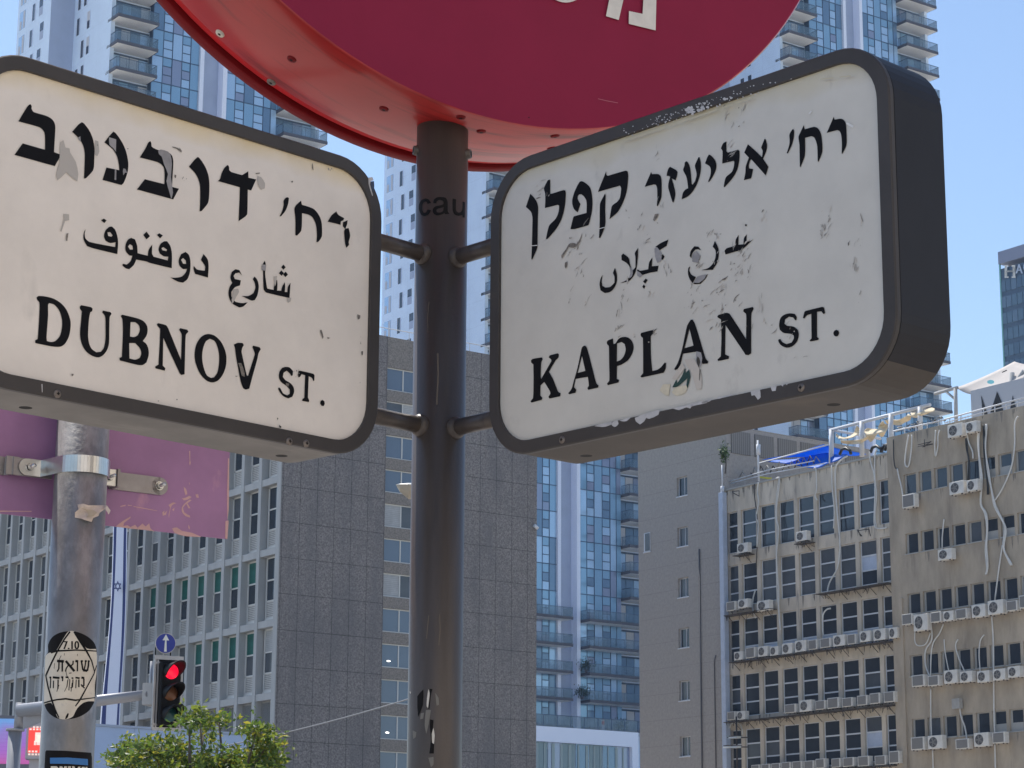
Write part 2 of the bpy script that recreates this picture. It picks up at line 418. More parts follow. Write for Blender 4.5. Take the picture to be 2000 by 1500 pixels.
for k, t in enumerate(WT):
    if k in (0, 1) or True:
        kinds = ('d', 'p', 'b', 'c')[0 if k in (0, 3, 5) else (1 if k in (1, 4, 6) else 2)]
        f = MB(); W = b2 - b1 - .02; n = 4
        f.box(0, W, .10, .16, 0, .05); f.box(0, W, .10, .16, 1.07, 1.12)
        for i in range(n + 1): f.box(max(0, i * W / n - .03), min(W, i * W / n + .03), .10, .16, .05, 1.07)
        o = f.build('window', K['win_frame'], office); o.location = (b1 + .01, 0, t - 1.125)
        p = MB()
        for i in range(n): p.box(i * W / n + .03, (i + 1) * W / n - .03, .13, .15, .05, 1.07, (i + k) % 2 if kinds == 'p' else 0)
        p.build('pane', [mat('strip_glass', (.12, .16, .22), .08, spec=.8), K['blind_pale']] if kinds != 'p' else [K['blind_pale'], K['dark_glass2']], o)
        if k in (8, 10, 13):
            q = MB(); q.lathe((.45, .125, .9), (0, -1, 0), [(0, .0), (0, .11), (.004, .0)], 16); q.build('ceiling_lamp', mat('lit_lamp', (.9, .9, .9), emit=(1, .97, .9), es=2.0), o).scale = (1, 1, .35)

# ------------------------------------------------------------------ old stained block (right): grey flank, window wall, taller wing
RB, RA = 90.03, 104.07
def oldbox(): return MB()
flank = thing('grey_tower_block', gp(RB, RA), GA, 'plain grey rendered block with a column of small windows behind the white drainpipe', 'building')
q = MB()
ys = [3.45, 4.46]; zt = [29.25, 26.1, 22.95, 19.85, 16.65, 13.3, 10.15]
# front sheet with the window column cut out
q.box(0, .3, .33, ys[0], .1, 31.8); q.box(0, .3, ys[1], 8.3, .1, 31.8)
zz = [31.8] + [v for t in zt for v in (t, t - 1.2)] + [.1]
for i in range(0, len(zz), 2): q.box(.002, .3, ys[0], ys[1], zz[i + 1], zz[i])
q.box(0, 12, -.3, .33, .1, 31.8)
q.build('wall', K['grey_wall'], flank)
q = MB(); q.box(.3, 12, .33, 8.3, .1, 31.2); q.build('core_wall', K['grey_wall'], flank)
for i, t in enumerate(zt):
    f = MB(); f.box(.16, .2, 0, 1.0, 0, .05); f.box(.16, .2, 0, 1.0, 1.14, 1.19); f.box(.16, .2, .40, .45, .05, 1.14); f.box(.16, .2, .94, 1.0, .05, 1.14); f.box(-.04, .2, -.05, 1.05, -.07, -.002)
    o = f.build('window', K['metal_white'], flank); o.location = (0, ys[0] + .005, t - 1.195)
    p = MB(); p.box(.18, .19, .02, .94, .05, 1.14); p.build('pane', [K['dark_glass'], K['dark_glass2'], K['dark_glass2']][i % 3], o)
f = MB(); f.box(-.03, -.004, 0, .62, 0, 1.2); f.box(-.06, 0, -.04, .68, -.06, 0)
o = f.build('window', K['metal_white'], flank); o.location = (0, 7.1, 25.0)
p = MB(); p.box(-.045, -.032, .04, .5, .05, 1.15); p.build('pane', K['dark_glass2'], o)
q = MB()
for x in range(6): q.box(.35 + x * 1.9, 1.9 + x * 1.9, -.36, -.3, 30.1, 31.5)
q.build('parapet_panel', joints(mat('ribbed_panel', (.25, .235, .22), .9), .16, 0, wd=.05, dark=.6), flank)
q = MB(); q.tube([(-.04, 2.35, .1), (-.04, 2.35, 24.5)], .05, 8); q.tube([(-.03, 1.1, .1), (-.03, 1.1, 17.6), (-.03, .95, 17.9)], .035, 8)
q.build('soil_pipe', mat('dark_pipe', (.12, .115, .12), .7), flank)

old = thing('old_office_block', gp(RB, RA), GA, 'stained beige block with rows of tall three pane windows and rooftop canopies', 'building')
P0 = -.38; YE = -14.22                          # local y runs from the drainpipe (0) to the wing (-14.22)
zt = [26.36, 23.12, 19.86, 16.6, 13.36, 10.1, 6.85]
piers = [(-1.16, -1.48)] + [(-2.82 - 1.66 * k, -3.14 - 1.66 * k) for k in range(7)]
q = MB()
zprev = 27.72
for i, t in enumerate(zt):
    q.box(-.002, .5, YE, -.0, t, zprev); zprev = t - 2.5
q.box(-.002, .5, YE, 0, .1, zprev)
q.build('wall', K['old_wall'], old)
q = MB()
for t in zt:
    for y0, y1 in piers: q.box(.012, .5, y1, y0, t - 2.5, t)
q.build('pier', K['old_wall'], old)
q = MB(); q.box(.5, 12, YE, 0, .1, 27.3); q.build('core_wall', K['old_wall_dark'], old)
q = MB(); q.box(-.08, .4, YE + .01, -.01, 27.72, 27.82); q.build('coping', K['kerb'], old)
bays = []
prev = -.0
for y0, y1 in piers: bays.append((y0, prev)); prev = y1
bays.append((YE, prev))
wp = {}
def old_window(W, style):
    f = MB(); x = .14; H = 2.5
    f.box(x, x + .06, 0, W, 0, .06); f.box(x, x + .06, 0, W, H - .05, H); f.box(x, x + .06, 0, .05, .06, H - .05); f.box(x, x + .06, W - .05, W, .06, H - .05)
    f.box(x - .01, x + .06, .05, W - .05, .79, .87); f.box(x - .01, x + .06, .05, W - .05, 1.61, 1.69)
    o = f.build('window', K['metal_white'], old)
    p = MB()
    ms = {'d': (0, 0, 0), 'g': (1, 1, 1), 'h': (0, 1, 0), 'p': (2, 0, 0), 'b': (0, 2, 1)}[style]
    for i, (a, b) in enumerate(((.06, .80), (.86, 1.62), (1.68, H - .05))): p.box(x + .03, x + .04, .05, W - .05, a, b, ms[i])
    p.build('pane', [K['dark_glass'], K['dark_glass2'], K['duct']], o)
    return o
for r, t in enumerate(zt):
    for k, (y0, y1) in enumerate(bays):
        st = 'd' if r in (0,) else ('g' if r == 1 and k not in (1, 7) else ('p' if r == 2 and 0 < k else random.choice('ddhd')))
        if (r, k) in ((1, 7), (4, 7)): st = 'b'
        key = (round(y1 - y0, 2), st)
        if key not in wp: wp[key] = old_window(y1 - y0, st); wp[key].location = (0, y0, t - 2.5)
        else: inst(wp[key], old, (0, y0, t - 2.5))
# rack shelves under the window rows
def rack(y0, y1, z):
    m = MB(); m.box(-.62, -.02, y0, y1, z - .05, z - .01)
    yy = y0 + .3
    while yy < y1:
        m.tube([(-.6, yy, z - .05), (-.03, yy, z - .5)], .02, 5); m.box(-.62, -.6, yy - .02, yy + .02, z - .28 - random.random() * .12, z - .05); yy += 1.15
    for i in range(int((y1 - y0) * 3.0)):
        y = random.uniform(y0, y1); l = random.uniform(.08, .42); x = random.uniform(-.6, -.05)
        m.tube([(x, y, z - .04), (x + .03, y + random.uniform(-.25, .25), z - l), (x, y + random.uniform(-.35, .35), z - .05)], .013, 4)
    return m.build('rack', K['rack'], old)
K['rack'] = mat('rusty_rack', (.07, .06, .055), .8, var=.3)
wing = thing('old_office_wing', gp(RB - .35, RA + YE), GA, 'taller brown rendered wing with small square windows hung with air conditioners and white tubing', 'building')
q = MB(); wz = [26.27, 22.99, 19.69, 16.34, 12.94, 9.65]; H = 1.12
NW = 12
wy = [(-1.19 - 1.155 * k, -2.14 - 1.155 * k) for k in range(NW)]
zprev = 28.56
for t in wz: q.box(-.002, .35, -15.5, -1.19, t, zprev); zprev = t - H
q.box(-.002, .35, -15.5, -1.19, .1, zprev)
for t in wz:
    e = -2.14
    for k in range(NW):
        y1 = wy[k][1]; q.box(.0, .35, (wy[k + 1][0] if k + 1 < NW else -15.5), y1, t - H, t)
q.box(-.002, 12, -1.19, 0, .1, 28.56)
q.box(-.10, -.002, -.85, -.62, .1, 19.5)
q.build('wall', K['old_wall_dark'], wing)
q = MB(); q.box(.35, 12, -15.5, -1.19, .1, 28.2); q.build('core_wall', K['old_wall_dark'], wing)
wp2 = {}
def wing_window(st):
    f = MB(); W = .95; x = .12
    f.box(x, x + .05, 0, W, 0, .05); f.box(x, x + .05, 0, W, H - .05, H); f.box(x, x + .05, W - .12, W, .05, H - .05); f.box(x, x + .05, 0, .05, .05, H - .05); f.box(-.05, x, -.04, W + .04, -.05, -.002)
    if st == 'h': f.box(x, x + .05, .05, W - .12, .05, .45)
    o = f.build('window', mat('grey_frame', (.40, .39, .37), .6), wing)
    p = MB(); p.box(x + .03, x + .04, .05, W - .12, .05, H - .05); p.build('pane', {'d': K['dark_glass'], 'g': K['dark_glass2'], 'h': K['dark_glass']}[st], o); return o
for r, t in enumerate(wz):
    for k in range(NW):
        st = random.choice('ddddg'); st = 'h' if (r, k) in ((0, 5), (0, 6), (1, 5), (1, 6), (4, 5), (4, 6)) else st
        loc = (0, wy[k][1], t - H)
        if st not in wp2: wp2[st] = wing_window(st); wp2[st].location = loc
        else: inst(wp2[st], wing, loc)
# rain and grime streaks below slabs, sills and roof edges
K['grime'] = [mat('grime_%d' % i, c, .9, var=.2, vs=4) for i, c in enumerate(((.33, .285, .235), (.25, .215, .18), (.19, .165, .14)))]
def streaks(par, x, y0, y1, ztops, n, sc):
    m = MB()
    for _ in range(n):
        y = random.uniform(y0, y1); z = random.choice(ztops); w_ = random.uniform(.02, .10) * sc; l = random.uniform(.15, .75)
        m.face([(x - .004 - random.random() * .003, y - w_, z), (x - .004, y + w_, z), (x - .004, y + w_ * .55, z - l * .6), (x - .004, y + w_ * .1, z - l), (x - .004, y - w_ * .5, z - l * .7)], random.choice((0, 0, 1, 1, 2)))
    tag(m.build('grime_streak', K['grime'], par), kind='stuff')
streaks(old, -.002, YE + .2, -.2, [t - 2.5 for t in zt[:6]] + [27.7, 27.7], 150, 1)
streaks(wing, -.002, -15, -1.4, [t - 1.18 for t in wz[:5]] + [28.5, 28.5, 28.5], 120, 1)
m_pipe = thing('drainpipe', gp(RB, RA - .16), GA, 'tall pale blue boxed drainpipe at the corner of the beige block', 'pipe')
q = MB(); q.box(-.42, -.06, -.16, .22, .1, 27.6); q.build('duct', K['duct'], m_pipe, bevel=.03)
q = MB(); q.tube([(-.24, .03, 27.6), (-.24, .03, 28.0)], .12, 10); q.tube([(-.24, .03, 28.0), (-.24, .03, 29.3)], .05, 8); q.build('vent', K['metal_white'], m_pipe)

# ------------------------------------------------------------------ three pale apartment towers
def tower(px, py, Y, fh, z0, z1, zphase, label, low=None, vis=lambda z, w_: True, seed=1):
    rnd = random.Random(seed)
    p = at_y(px, py, Y); b0, a0 = p.dot(BX), p.dot(AY)
    T = thing('apartment_tower', gp(b0, a0), GA, label, 'tower block')
    XE = 16.05; XC = -11.65
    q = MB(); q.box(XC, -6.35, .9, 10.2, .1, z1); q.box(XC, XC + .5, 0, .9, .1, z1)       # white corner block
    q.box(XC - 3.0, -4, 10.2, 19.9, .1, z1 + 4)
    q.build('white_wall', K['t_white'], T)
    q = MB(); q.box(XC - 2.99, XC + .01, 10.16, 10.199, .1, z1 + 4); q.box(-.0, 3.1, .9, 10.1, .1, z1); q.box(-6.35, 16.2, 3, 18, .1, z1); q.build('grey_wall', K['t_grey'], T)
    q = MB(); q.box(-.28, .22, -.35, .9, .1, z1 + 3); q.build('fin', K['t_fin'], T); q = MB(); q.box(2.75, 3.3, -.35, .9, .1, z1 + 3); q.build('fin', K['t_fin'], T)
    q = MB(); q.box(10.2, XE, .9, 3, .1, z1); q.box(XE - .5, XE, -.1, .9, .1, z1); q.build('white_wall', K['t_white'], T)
    cols_l = [(-6.35, -4.95, 0), (-4.95, -3.75, 1), (-3.75, -2.5, 0), (-2.5, -1.4, 1), (-1.4, -.28, 0)]
    cols_r = [(3.3, 4.6, 0), (4.6, 5.8, 1), (5.8, 7.1, 0), (7.1, 8.4, 1), (8.4, 9.4, 0), (9.4, 10.2, 2)]
    def glz(cols, mb, fr):
        for x0, x1, kd in cols:
            if kd != 1:
                mb.box(x0 + .03, x1 - .03, .0, .05, 0.04, fh - .0, rnd.choices((0, 1, 2, 3), (6, 3, 2, 1))[0])
            else:
                z = 0.04
                for h_, lit in ((fh * .33, 1), (fh * .33, 1), (fh * .34, 0)):
                    mb.box(x0 + .06, x1 - .06, .0 if lit else .02, .05, z + .03, z + h_ - .05, rnd.choices((1, 3, 2), (6, 1.6, 1))[0] if lit else 0)
                    fr.box(x0 - .03, x1 + .03, -.04, .03, z + h_ - .08, z + h_ + .02); z += h_
            fr.box(x0 - .035, x0 + .035, -.05, .03, 0, fh)
        xs = [c[0] for c in cols] + [cols[-1][1]]
        fr.box(xs[0], xs[-1], -.045, .028, -.05, .05)
        fr.box(xs[0], xs[-1], .06, .9, 0, fh)
    variants = {}
    for side, cols in (('l', cols_l), ('r', cols_r)):
        for v in range(5):
            mb, fr = MB(), MB(); glz(cols, mb, fr)
            a = bpy.data.meshes.new('x')
            variants[(side, v)] = (mb, fr)
    made = {}
    def put(key, name, mk, loc):
        if key not in made: made[key] = mk(); made[key].location = loc; return made[key]
        return inst(made[key], T, loc)
    def mk_glz(side, v):
        def f():
            mb, fr = variants[(side, v)]
            o = mb.build('glazing', K['t_glass'], T); fr.build('mullion', K['t_mull'], o); return o
        return f
    def mk_bal(x0, x1, d):
        def f():
            s_ = MB(); s_.box(x0, x1, -d, .9, -.32, .04, 0); s_.box(x0 + .12, x1 - .12, -d + .12, .88, -.34, -.321, 1)
            o = s_.build('balcony', [K['t_slab'], K['t_soffit']], T)
            r_ = MB(); h_ = 1.15
            r_.box(x0 + .05, x1 - .05, -d + .04, -d + .07, .05, h_); r_.box(x0 + .04, x0 + .07, -d + .07, .0, .05, h_); r_.box(x1 - .07, x1 - .04, -d + .07, .0, .05, h_)
            r_.build('railing_glass', K['rail_glass'], o)
            c_ = MB(); c_.box(x0 + .03, x1 - .03, -d + .02, -d + .09, h_, h_ + .05); c_.box(x0 + .02, x0 + .09, -d + .09, 0, h_, h_ + .05); c_.box(x1 - .09, x1 - .02, -d + .09, 0, h_, h_ + .05)
            n = max(2, int((x1 - x0) / 1.3))
            for i in range(n + 1):
                x = x0 + .06 + (x1 - x0 - .12) * i / n; c_.box(x - .02, x + .02, -d + .075, -d + .1, .04, h_)
            c_.build('handrail', K['t_mull'], o)
            return o
        return f
    def mk_bay(x0, x1, dy):                      # recessed balcony windows behind the slabs
        def f():
            mb = MB(); n = 4
            for i in range(n):
                mb.box(x0 + (x1 - x0) * i / n + .05, x0 + (x1 - x0) * (i + 1) / n - .05, dy, dy + .05, .06, fh - .75, rnd.choice((1, 2, 2, 0, 4, 3)))
            o = mb.build('balcony_window', K['t_glass'] + [K['curtain']], T)
            fr = MB(); fr.box(x0, x1, dy + .051, dy + .09, 0, fh - .5); fr.build('window_frame', K['t_mull'], o); return o
        return f
    def mk_slot(h_, pale=False):
        def f():
            s_ = MB(); s_.box(0, .05, 0, .72, 0, h_ * (.45 if pale else 1), 0)
            if pale: s_.box(0, .05, 0, .72, h_ * .45, h_, 1)
            o = s_.build('slot_window', [K['t_slot'], K['curtain']], T)
            fr = MB(); fr.box(-.03, .0, -.06, -.0, -.05, h_ + .05); fr.box(-.03, 0, .72, .78, -.05, h_ + .05); fr.build('window_frame', K['t_fin'], o); return o
        return f
    def mk_half():
        s_ = MB(); s_.box(0, .05, 0, .95, 1.05, 2.1, 0); s_.box(.0, .05, 0, .95, 0, 1.04, 1); return s_.build('half_window', [K['t_slot'], K['t_grey']], T)
    def mk_big():
        s_ = MB(); s_.box(0, .05, 0, 1.6, 0, 2.3, 0); s_.box(-.02, .0, .05, .55, .05, 2.2, 1); s_.box(-.02, 0, 1.0, 1.5, .05, 1.1, 1); return s_.build('corner_window', [K['t_glass'][1], K['curtain']], T)
    rest = {'glazing': MB(), 'balcony': MB(), 'slot_window': MB()}
    n0 = math.ceil((z0 - zphase) / fh); n1 = int((z1 - zphase) / fh)
    for n in range(n0, n1):
        z = zphase + n * fh
        is_low = low is not None and z < low
        if not vis(z):
            for cols in (cols_l, cols_r): rest['glazing'].box(cols[0][0], cols[-1][1], .0, .06, z + .06, z + fh - .06)
            rest['balcony'].box(XC - .0, -6.4, -1.8, .9, z - .3, z + .04); rest['balcony'].box(10.2, XE + .2, -1.8, .9, z - .3, z + .04)
            for y in (6.2, 8.4): rest['slot_window'].box(XC - .02, XC + .03, y, y + .7, z + .7, z + 2.8)
            continue
        put(('gl', n % 5), 'g', mk_glz('l', n % 5), (0, 0, z)); put(('gr', (n * 2) % 5), 'g', mk_glz('r', (n * 2) % 5), (0, 0, z))
        if is_low:
            put('bl_low', 'b', mk_bal(XC, .9, 2.0), (0, 0, z)); put('br_low', 'b', mk_bal(3.5, XE + .2, 2.0), (0, 0, z))
        else:
            put('bl', 'b', mk_bal(XC - .0, -6.45, 1.8), (0, 0, z)); put('br', 'b', mk_bal(10.25, XE + .25, 1.8), (0, 0, z))
        put('wl%d' % (n % 3), 'w', mk_bay(XC + .5, -6.4, .84), (0, 0, z)); put('wr%d' % (n % 3), 'w', mk_bay(10.3, XE - .5, .84), (0, 0, z))
        for y in ((6.0, 7.5), (6.1, 8.9), (7.2, 8.8))[n % 3]:
            sk_ = 's' if rnd.random() < .8 else 's2'; put(sk_, 's', mk_slot(2.1, sk_ == 's2'), (XC - .03, y - .35, z + .75))
        xs = XC - 3.03
        put('s', 's', mk_slot(2.1), (xs, 15.1 + (n % 2) * .45 - .35, z + .75)); put('h', 'h', mk_half, (xs, 13.0 - (n % 2) * .5 - .4, z + .75)); put('c', 'c', mk_big, (xs, 17.6, z + .7))
    for nm, mb in rest.items():
        if mb.v: tag(mb.build(nm, [K['t_glass'][0] if nm == 'glazing' else (K['t_slab'] if nm == 'balcony' else K['t_slot'])], T), kind='stuff')
    q = MB(); q.box(XC + .5, XE - .5, .95, 18, z1, z1 + .4); q.build('roof', K['roof'], T)
    T['b0'] = b0; T['a0'] = a0
    return T, b0, a0
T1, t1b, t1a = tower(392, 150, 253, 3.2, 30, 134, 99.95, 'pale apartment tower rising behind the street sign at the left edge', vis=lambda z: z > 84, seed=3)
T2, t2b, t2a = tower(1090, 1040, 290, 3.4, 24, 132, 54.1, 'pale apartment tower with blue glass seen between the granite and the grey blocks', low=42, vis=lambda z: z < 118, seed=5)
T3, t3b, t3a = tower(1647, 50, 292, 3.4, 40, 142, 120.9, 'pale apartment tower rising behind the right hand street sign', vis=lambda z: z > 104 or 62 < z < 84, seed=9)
del T1['b0'], T1['a0'], T2['b0'], T2['a0'], T3['b0'], T3['a0']
# ------------------------------------------------------------------ glazed podium in front of the middle tower
pa = t2a - 16
pc0 = on_a(1247, 1431, pa); pc1 = on_a(1040, 1404, pa)
pbx, pz = pc0.dot(BX), pc0.z
pod = thing('glass_pavilion', gp(pbx, pa), GA, 'white framed glass pavilion with curtains and roof terrace at foot of middle tower', 'pavilion')
PW = 16.0
q = MB(); q.box(-PW, 0, 0, 9, pz - 1.75, pz, 0); q.box(-.95, 0, 0, 9, .1, pz - 1.75); q.box(-PW, -PW + .9, 0, 9, .1, pz - 1.75); q.build('white_frame', K['t_fin'], pod)
q = MB()
for i in range(7):
    x0 = -PW + .9 + i * 2.02; q.box(x0 + .04, x0 + 1.98, .5, .55, .1, pz - 1.76, (0, 3, 0, 2, 0, 2, 3)[i])
q.build('glazing', [mat('podium_glass', (.13, .2, .24), .08, spec=.8)] + K['t_glass'][1:], pod)
q = MB()
for i in range(12):
    x = -PW + 1.3 + i * 1.16 + random.uniform(-.2, .2); q.box(x, x + random.uniform(.12, .5), .43, .47, .1, pz - 1.9)
q.build('curtain', mat('green_grey_curtain', (.33, .40, .40), .9), pod)
q = MB(); q.box(-PW + .1, -.1, .15, .18, pz + .0, pz + 1.35); q.build('railing_glass', K['rail_glass'], pod)
q = MB(); q.box(-PW, 0, .12, .21, pz + 1.35, pz + 1.42)
for i in range(9): q.box(-PW + i * 2 - .03 + .05, -PW + i * 2 + .03 + .05, .12, .2, pz, pz + 1.36)
q.build('handrail', K['t_mull'], pod)
# the little figure on the terrace
pp = on_a(1178, 1412, pa + 2.2)
def person(loc, h=1.68):
    P = thing('person', loc, GA, 'person in a red and white top standing on the pavilion terrace', 'person')
    me = bpy.data.meshes.new('body')
    V = [(0, 0, .52), (0, 0, .62), (0, 0, .74), (0, 0, .82), (0, 0, .87), (0, -.01, .94), (.06, 0, .5), (.065, .0, .27), (.065, .01, .03), (.065, -.06, .01), (-.06, 0, .5), (-.065, 0, .27), (-.065, .01, .03), (-.065, -.06, .01),
         (.11, 0, .80), (.135, 0, .63), (.10, -.09, .54), (-.11, 0, .80), (-.135, .0, .63), (-.12, -.05, .48)]
    Eg = [(0, 1), (1, 2), (2, 3), (3, 4), (4, 5), (0, 6), (6, 7), (7, 8), (8, 9), (0, 10), (10, 11), (11, 12), (12, 13), (3, 14), (14, 15), (15, 16), (3, 17), (17, 18), (18, 19)]
    R_ = [.085, .075, .085, .06, .032, .06, .055, .04, .028, .022, .055, .04, .028, .022, .036, .028, .02, .036, .028, .02]
    me.from_pydata([Vector(v) * h for v in V], Eg, [])
    o = bpy.data.objects.new('body', me); COL.objects.link(o); o.parent = P
    sk = o.modifiers.new('skin', 'SKIN'); sv_ = me.skin_vertices[0]
    for i, r in enumerate(R_): sv_.data[i].radius = (r * h, r * h * .85)
    sv_.data[0].use_root = True
    o.modifiers.new('sub', 'SUBSURF').levels = 2; o.modifiers['sub'].render_levels = 2
    me.materials.append(mat('skin', (.45, .28, .2), .6))
    q = MB(); q.lathe((0, 0, .52 * h), (0, 0, 1), [(0, .155), (.1 * h, .14), (.2 * h, .165), (.29 * h, .13), (.31 * h, .06)], 14); q.v = [Vector((v.x, v.y * .72, v.z)) for v in q.v]
    q.build('shirt', joints(mat('red_white_shirt', (.65, .07, .06), .8), 0, .34, oz=.1, wd=.11, dark=1.0), P)
    q = MB()
    for s_ in (-1, 1): q.tube([(s_ * .055 * h, 0, .54 * h), (s_ * .065 * h, 0, .28 * h), (s_ * .065 * h, .01, .06 * h)], [.1, .08, .065], 10)
    q.build('trousers', mat('pale_trousers', (.6, .58, .58), .8), P)
    q = MB(); q.lathe((0, .012, .92 * h), (0, 0, 1), [(0, .1), (.05, .115), (.1, .1), (.135, .05), (.145, 0)], 12); q.build('hair', mat('dark_hair', (.03, .025, .02), .8), P)
    return P
person(Vector((pp.x, pp.y, pz)))
for i, (px, py) in enumerate(((1213, 1396), (1145, 1301), (1138, 1346))):
    if i == 0: o_ = on_a(px, py, pa + 3.0); o_.z = pz
    else: o_ = on_a(px, py, t2a - 1.3)
    pl = thing('potted_plant', o_, 0, ('bushy dark potted plant on the pavilion terrace beside the standing person', 'dark potted plant behind the glass rail of an upper balcony', 'dark potted plant on the balcony just above the pavilion terrace')[i], 'plant')
    if i:
        fl = t2a; zz_ = 54.1 + math.floor((o_.z - 54.1) / 3.4) * 3.4 + .05; pl.location.z = zz_
    q = MB(); q.lathe((0, 0, 0), (0, 0, 1), [(0, .18), (.4, .26), (.42, .0)], 12); q.build('pot', K['t_slab'], pl)
    q = MB()
    for _ in range(260):
        d = Vector((random.gauss(0, .45), random.gauss(0, .4), 1.0 + random.gauss(0, .38))); e1 = Vector((random.uniform(-1, 1), random.uniform(-1, 1), random.uniform(-1, 1))).normalized() * .14; e2 = e1.orthogonal().normalized() * .07
        q.face([d - e1, d + e2, d + e1, d - e2])
    q.build('foliage', mat('dark_foliage', (.02, .035, .02), .7), pl)

# ------------------------------------------------------------------ far dark glass tower with roof lettering
hp = at_y(1951, 493, 400)
hb, ha = hp.dot(BX), hp.dot(AY)
htw = thing('office_tower', gp(hb, ha), GA, 'distant dark blue glass office tower with pale roof lettering at the right edge', 'tower block')
hz = hp.z
q = MB(); q.box(0, 30, -40, 0, .1, hz - 3.2); q.build('core_wall', mat('dark_blue_spandrel', (.045, .075, .12), .3), htw)
q = MB(); q.box(-.3, 30, -40.3, .0, hz - 2.3, hz); q.build('parapet', mat('blue_grey_parapet', (.20, .22, .30), .5), htw)
gm = [mat('far_glass_%d' % i, c, .1, spec=.7) for i, c in enumerate(((.07, .12, .17), (.09, .14, .2), (.05, .09, .14)))]
for r in range(16):
    q = MB(); z = hz - 7.6 - r * 3.0
    for i in range(30): q.box(-.12, .0, -1.3 * i - 1.25, -1.3 * i - .05, z, z + 2.1, random.choice((0, 0, 1, 2)))
    q.build('window_band', gm, htw)
q = MB(); q.box(-.18, .0, -.3, 0, .1, hz - 2.3); q.build('edge_trim', mat('green_glass_edge', (.16, .36, .34), .2), htw)
fnH = lambda x, y, l: on_b(x, y, hb - .35 - l)
q = MB(); add_text(q, 'H', (1963, 518, 1982, 542), fnH, 0, 0, bold=.8); add_text(q, 'A', (1984, 516, 1997, 534), fnH, 0, 1, bold=.5); add_text(q, 'C', (1999, 512, 2012, 531), fnH, 0, 1, bold=.5)
for rc in ((1961.5, 518, 1969, 520.5), (1975.5, 518, 1983, 520.5), (1962, 540, 1970, 542.5), (1976, 540, 1983.5, 542.5)):
    add_outline(q, [[(rc[0], rc[1]), (rc[2], rc[1]), (rc[2], rc[3]), (rc[0], rc[3])]], fnH, .01, 0, 0)
q.build('roof_lettering', [mat('cream_letter', (.68, .66, .6), .6), mat('pale_letter', (.66, .74, .86), .6)], htw, world=True)

# ------------------------------------------------------------------ rooftop things on the old block
ZF = zoom(1400, 840, 3.3333); ZG = zoom(1400, 1150, 3.3333); ZW = zoom(1600, 700, 5)
white_m = K['metal_white']
def wt(pts, b): return [on_b(x, y, b) for x, y in pts]
q = MB(); b_ = RB + 2.2
for line in (((120, 700), (120, 1060)), ((415, 615), (418, 960)), ((700, 540), (702, 900)), ((985, 475), (988, 735))): q.tube(wt([ZW(*p) for p in line], b_), .14, 8)
q.tube(wt([ZW(105, 702), ZW(1085, 452)], b_), .10, 8)
for line in (((120, 700), (415, 615)),): q.tube([on_b(*ZW(*line[0]), b_), on_b(*ZW(*line[0]), b_) + BX * 4], .08, 6)
tag(q.build('pergola', white_m), 'white tubular pergola frame on the roof of the beige block', 'pergola')
def cloth(polys, b, label, m, group=None):
    q = MB()
    for pl in polys:
        L2 = [smooth([ZW(*p) for p in parse(pl)], 60, 3)]
        def fn(x, y, l): return on_b(x, y, b + .22 * math.sin(x * .16) + .18 * math.sin(y * .3 + x * .06) + l)
        add_outline(q, L2, fn, 0, .0, 0, 3.0)
    o = q.build('shade_cloth', m, weld=.001); sm_ = o.modifiers.new('solid', 'SOLIDIFY'); sm_.thickness = .04
    return tag(o, label, 'cloth', group)
cm = mat('cream_canvas', (.72, .62, .45), .85, var=.12, vs=3)
cloth(['160,735 215,765 260,770 330,735 365,655 385,680 405,690 400,715 330,765 250,785 200,785 165,765'], b_ + .3, 'curled cream canvas strip furled on the leftmost roof pergola bay', cm)
cloth(['205,800 270,805 350,800 425,790 470,760 482,775 470,795 400,825 300,838 220,828'], b_ - .2, 'flat cream canvas strip sagging lowest on the roof pergola', cm)
cloth(['440,705 470,685 575,690 580,660 625,605 640,640 672,650 668,680 630,760 605,770 570,730 530,790 495,815 460,770'], b_ + .1, 'crumpled cream canvas bunched in the middle bay of the roof pergola', cm)
cloth(['640,605 690,595 760,605 810,590 850,560 870,540 895,560 890,600 840,625 770,650 700,645 665,640'], b_ + .4, 'stretched cream canvas strip right of the bunched pergola canvas', cm)
cloth(['890,530 930,530 1000,520 1060,490 1100,480 1128,490 1115,515 1060,540 1000,560 950,580 905,575'], b_ + .2, 'frayed cream canvas at the right end of the roof pergola', cm)
# blue tarpaulin canopy
def see_through(m, c, f):
    t_ = m.node_tree; tb_ = t_.nodes.new('ShaderNodeBsdfTranslucent'); tb_.inputs[0].default_value = (*c, 1); ms_ = t_.nodes.new('ShaderNodeMixShader'); ms_.inputs[0].default_value = f
    o_ = t_.nodes['Material Output']; t_.links.new(t_.nodes['Principled BSDF'].outputs[0], ms_.inputs[1]); t_.links.new(tb_.outputs[0], ms_.inputs[2]); t_.links.new(ms_.outputs[0], o_.inputs['Surface']); return m
q = MB()
def tarp(corners, bs, sag, n=10):
    P = [on_b(*c, b) for c, b in zip(corners, bs)]
    for i in range(n):
        for j in range(n):
            def pt(u, v):
                p = (P[0] * (1 - u) + P[1] * u) * (1 - v) + (P[3] * (1 - u) + P[2] * u) * v
                return p - Vector((0, 0, sag * 4 * u * (1 - u) * (1 - v * .5))) + Vector((0, 0, .04 * math.sin(9 * u + 5 * v)))
            q.face([pt(i / n, j / n), pt((i + 1) / n, j / n), pt((i + 1) / n, (j + 1) / n), pt(i / n, (j + 1) / n)], 0, True)
tarp([(1489, 898), (1608, 868), (1692, 888), (1618, 886)], (RB + 1.2, RB + 1.6, RB + 5, RB + 3.5), .10)
tarp([(1494, 902), (1616, 885), (1655, 889), (1598, 915)], (RB + 2.4, RB + 2.6, RB + 2.0, RB + 1.0), .06)
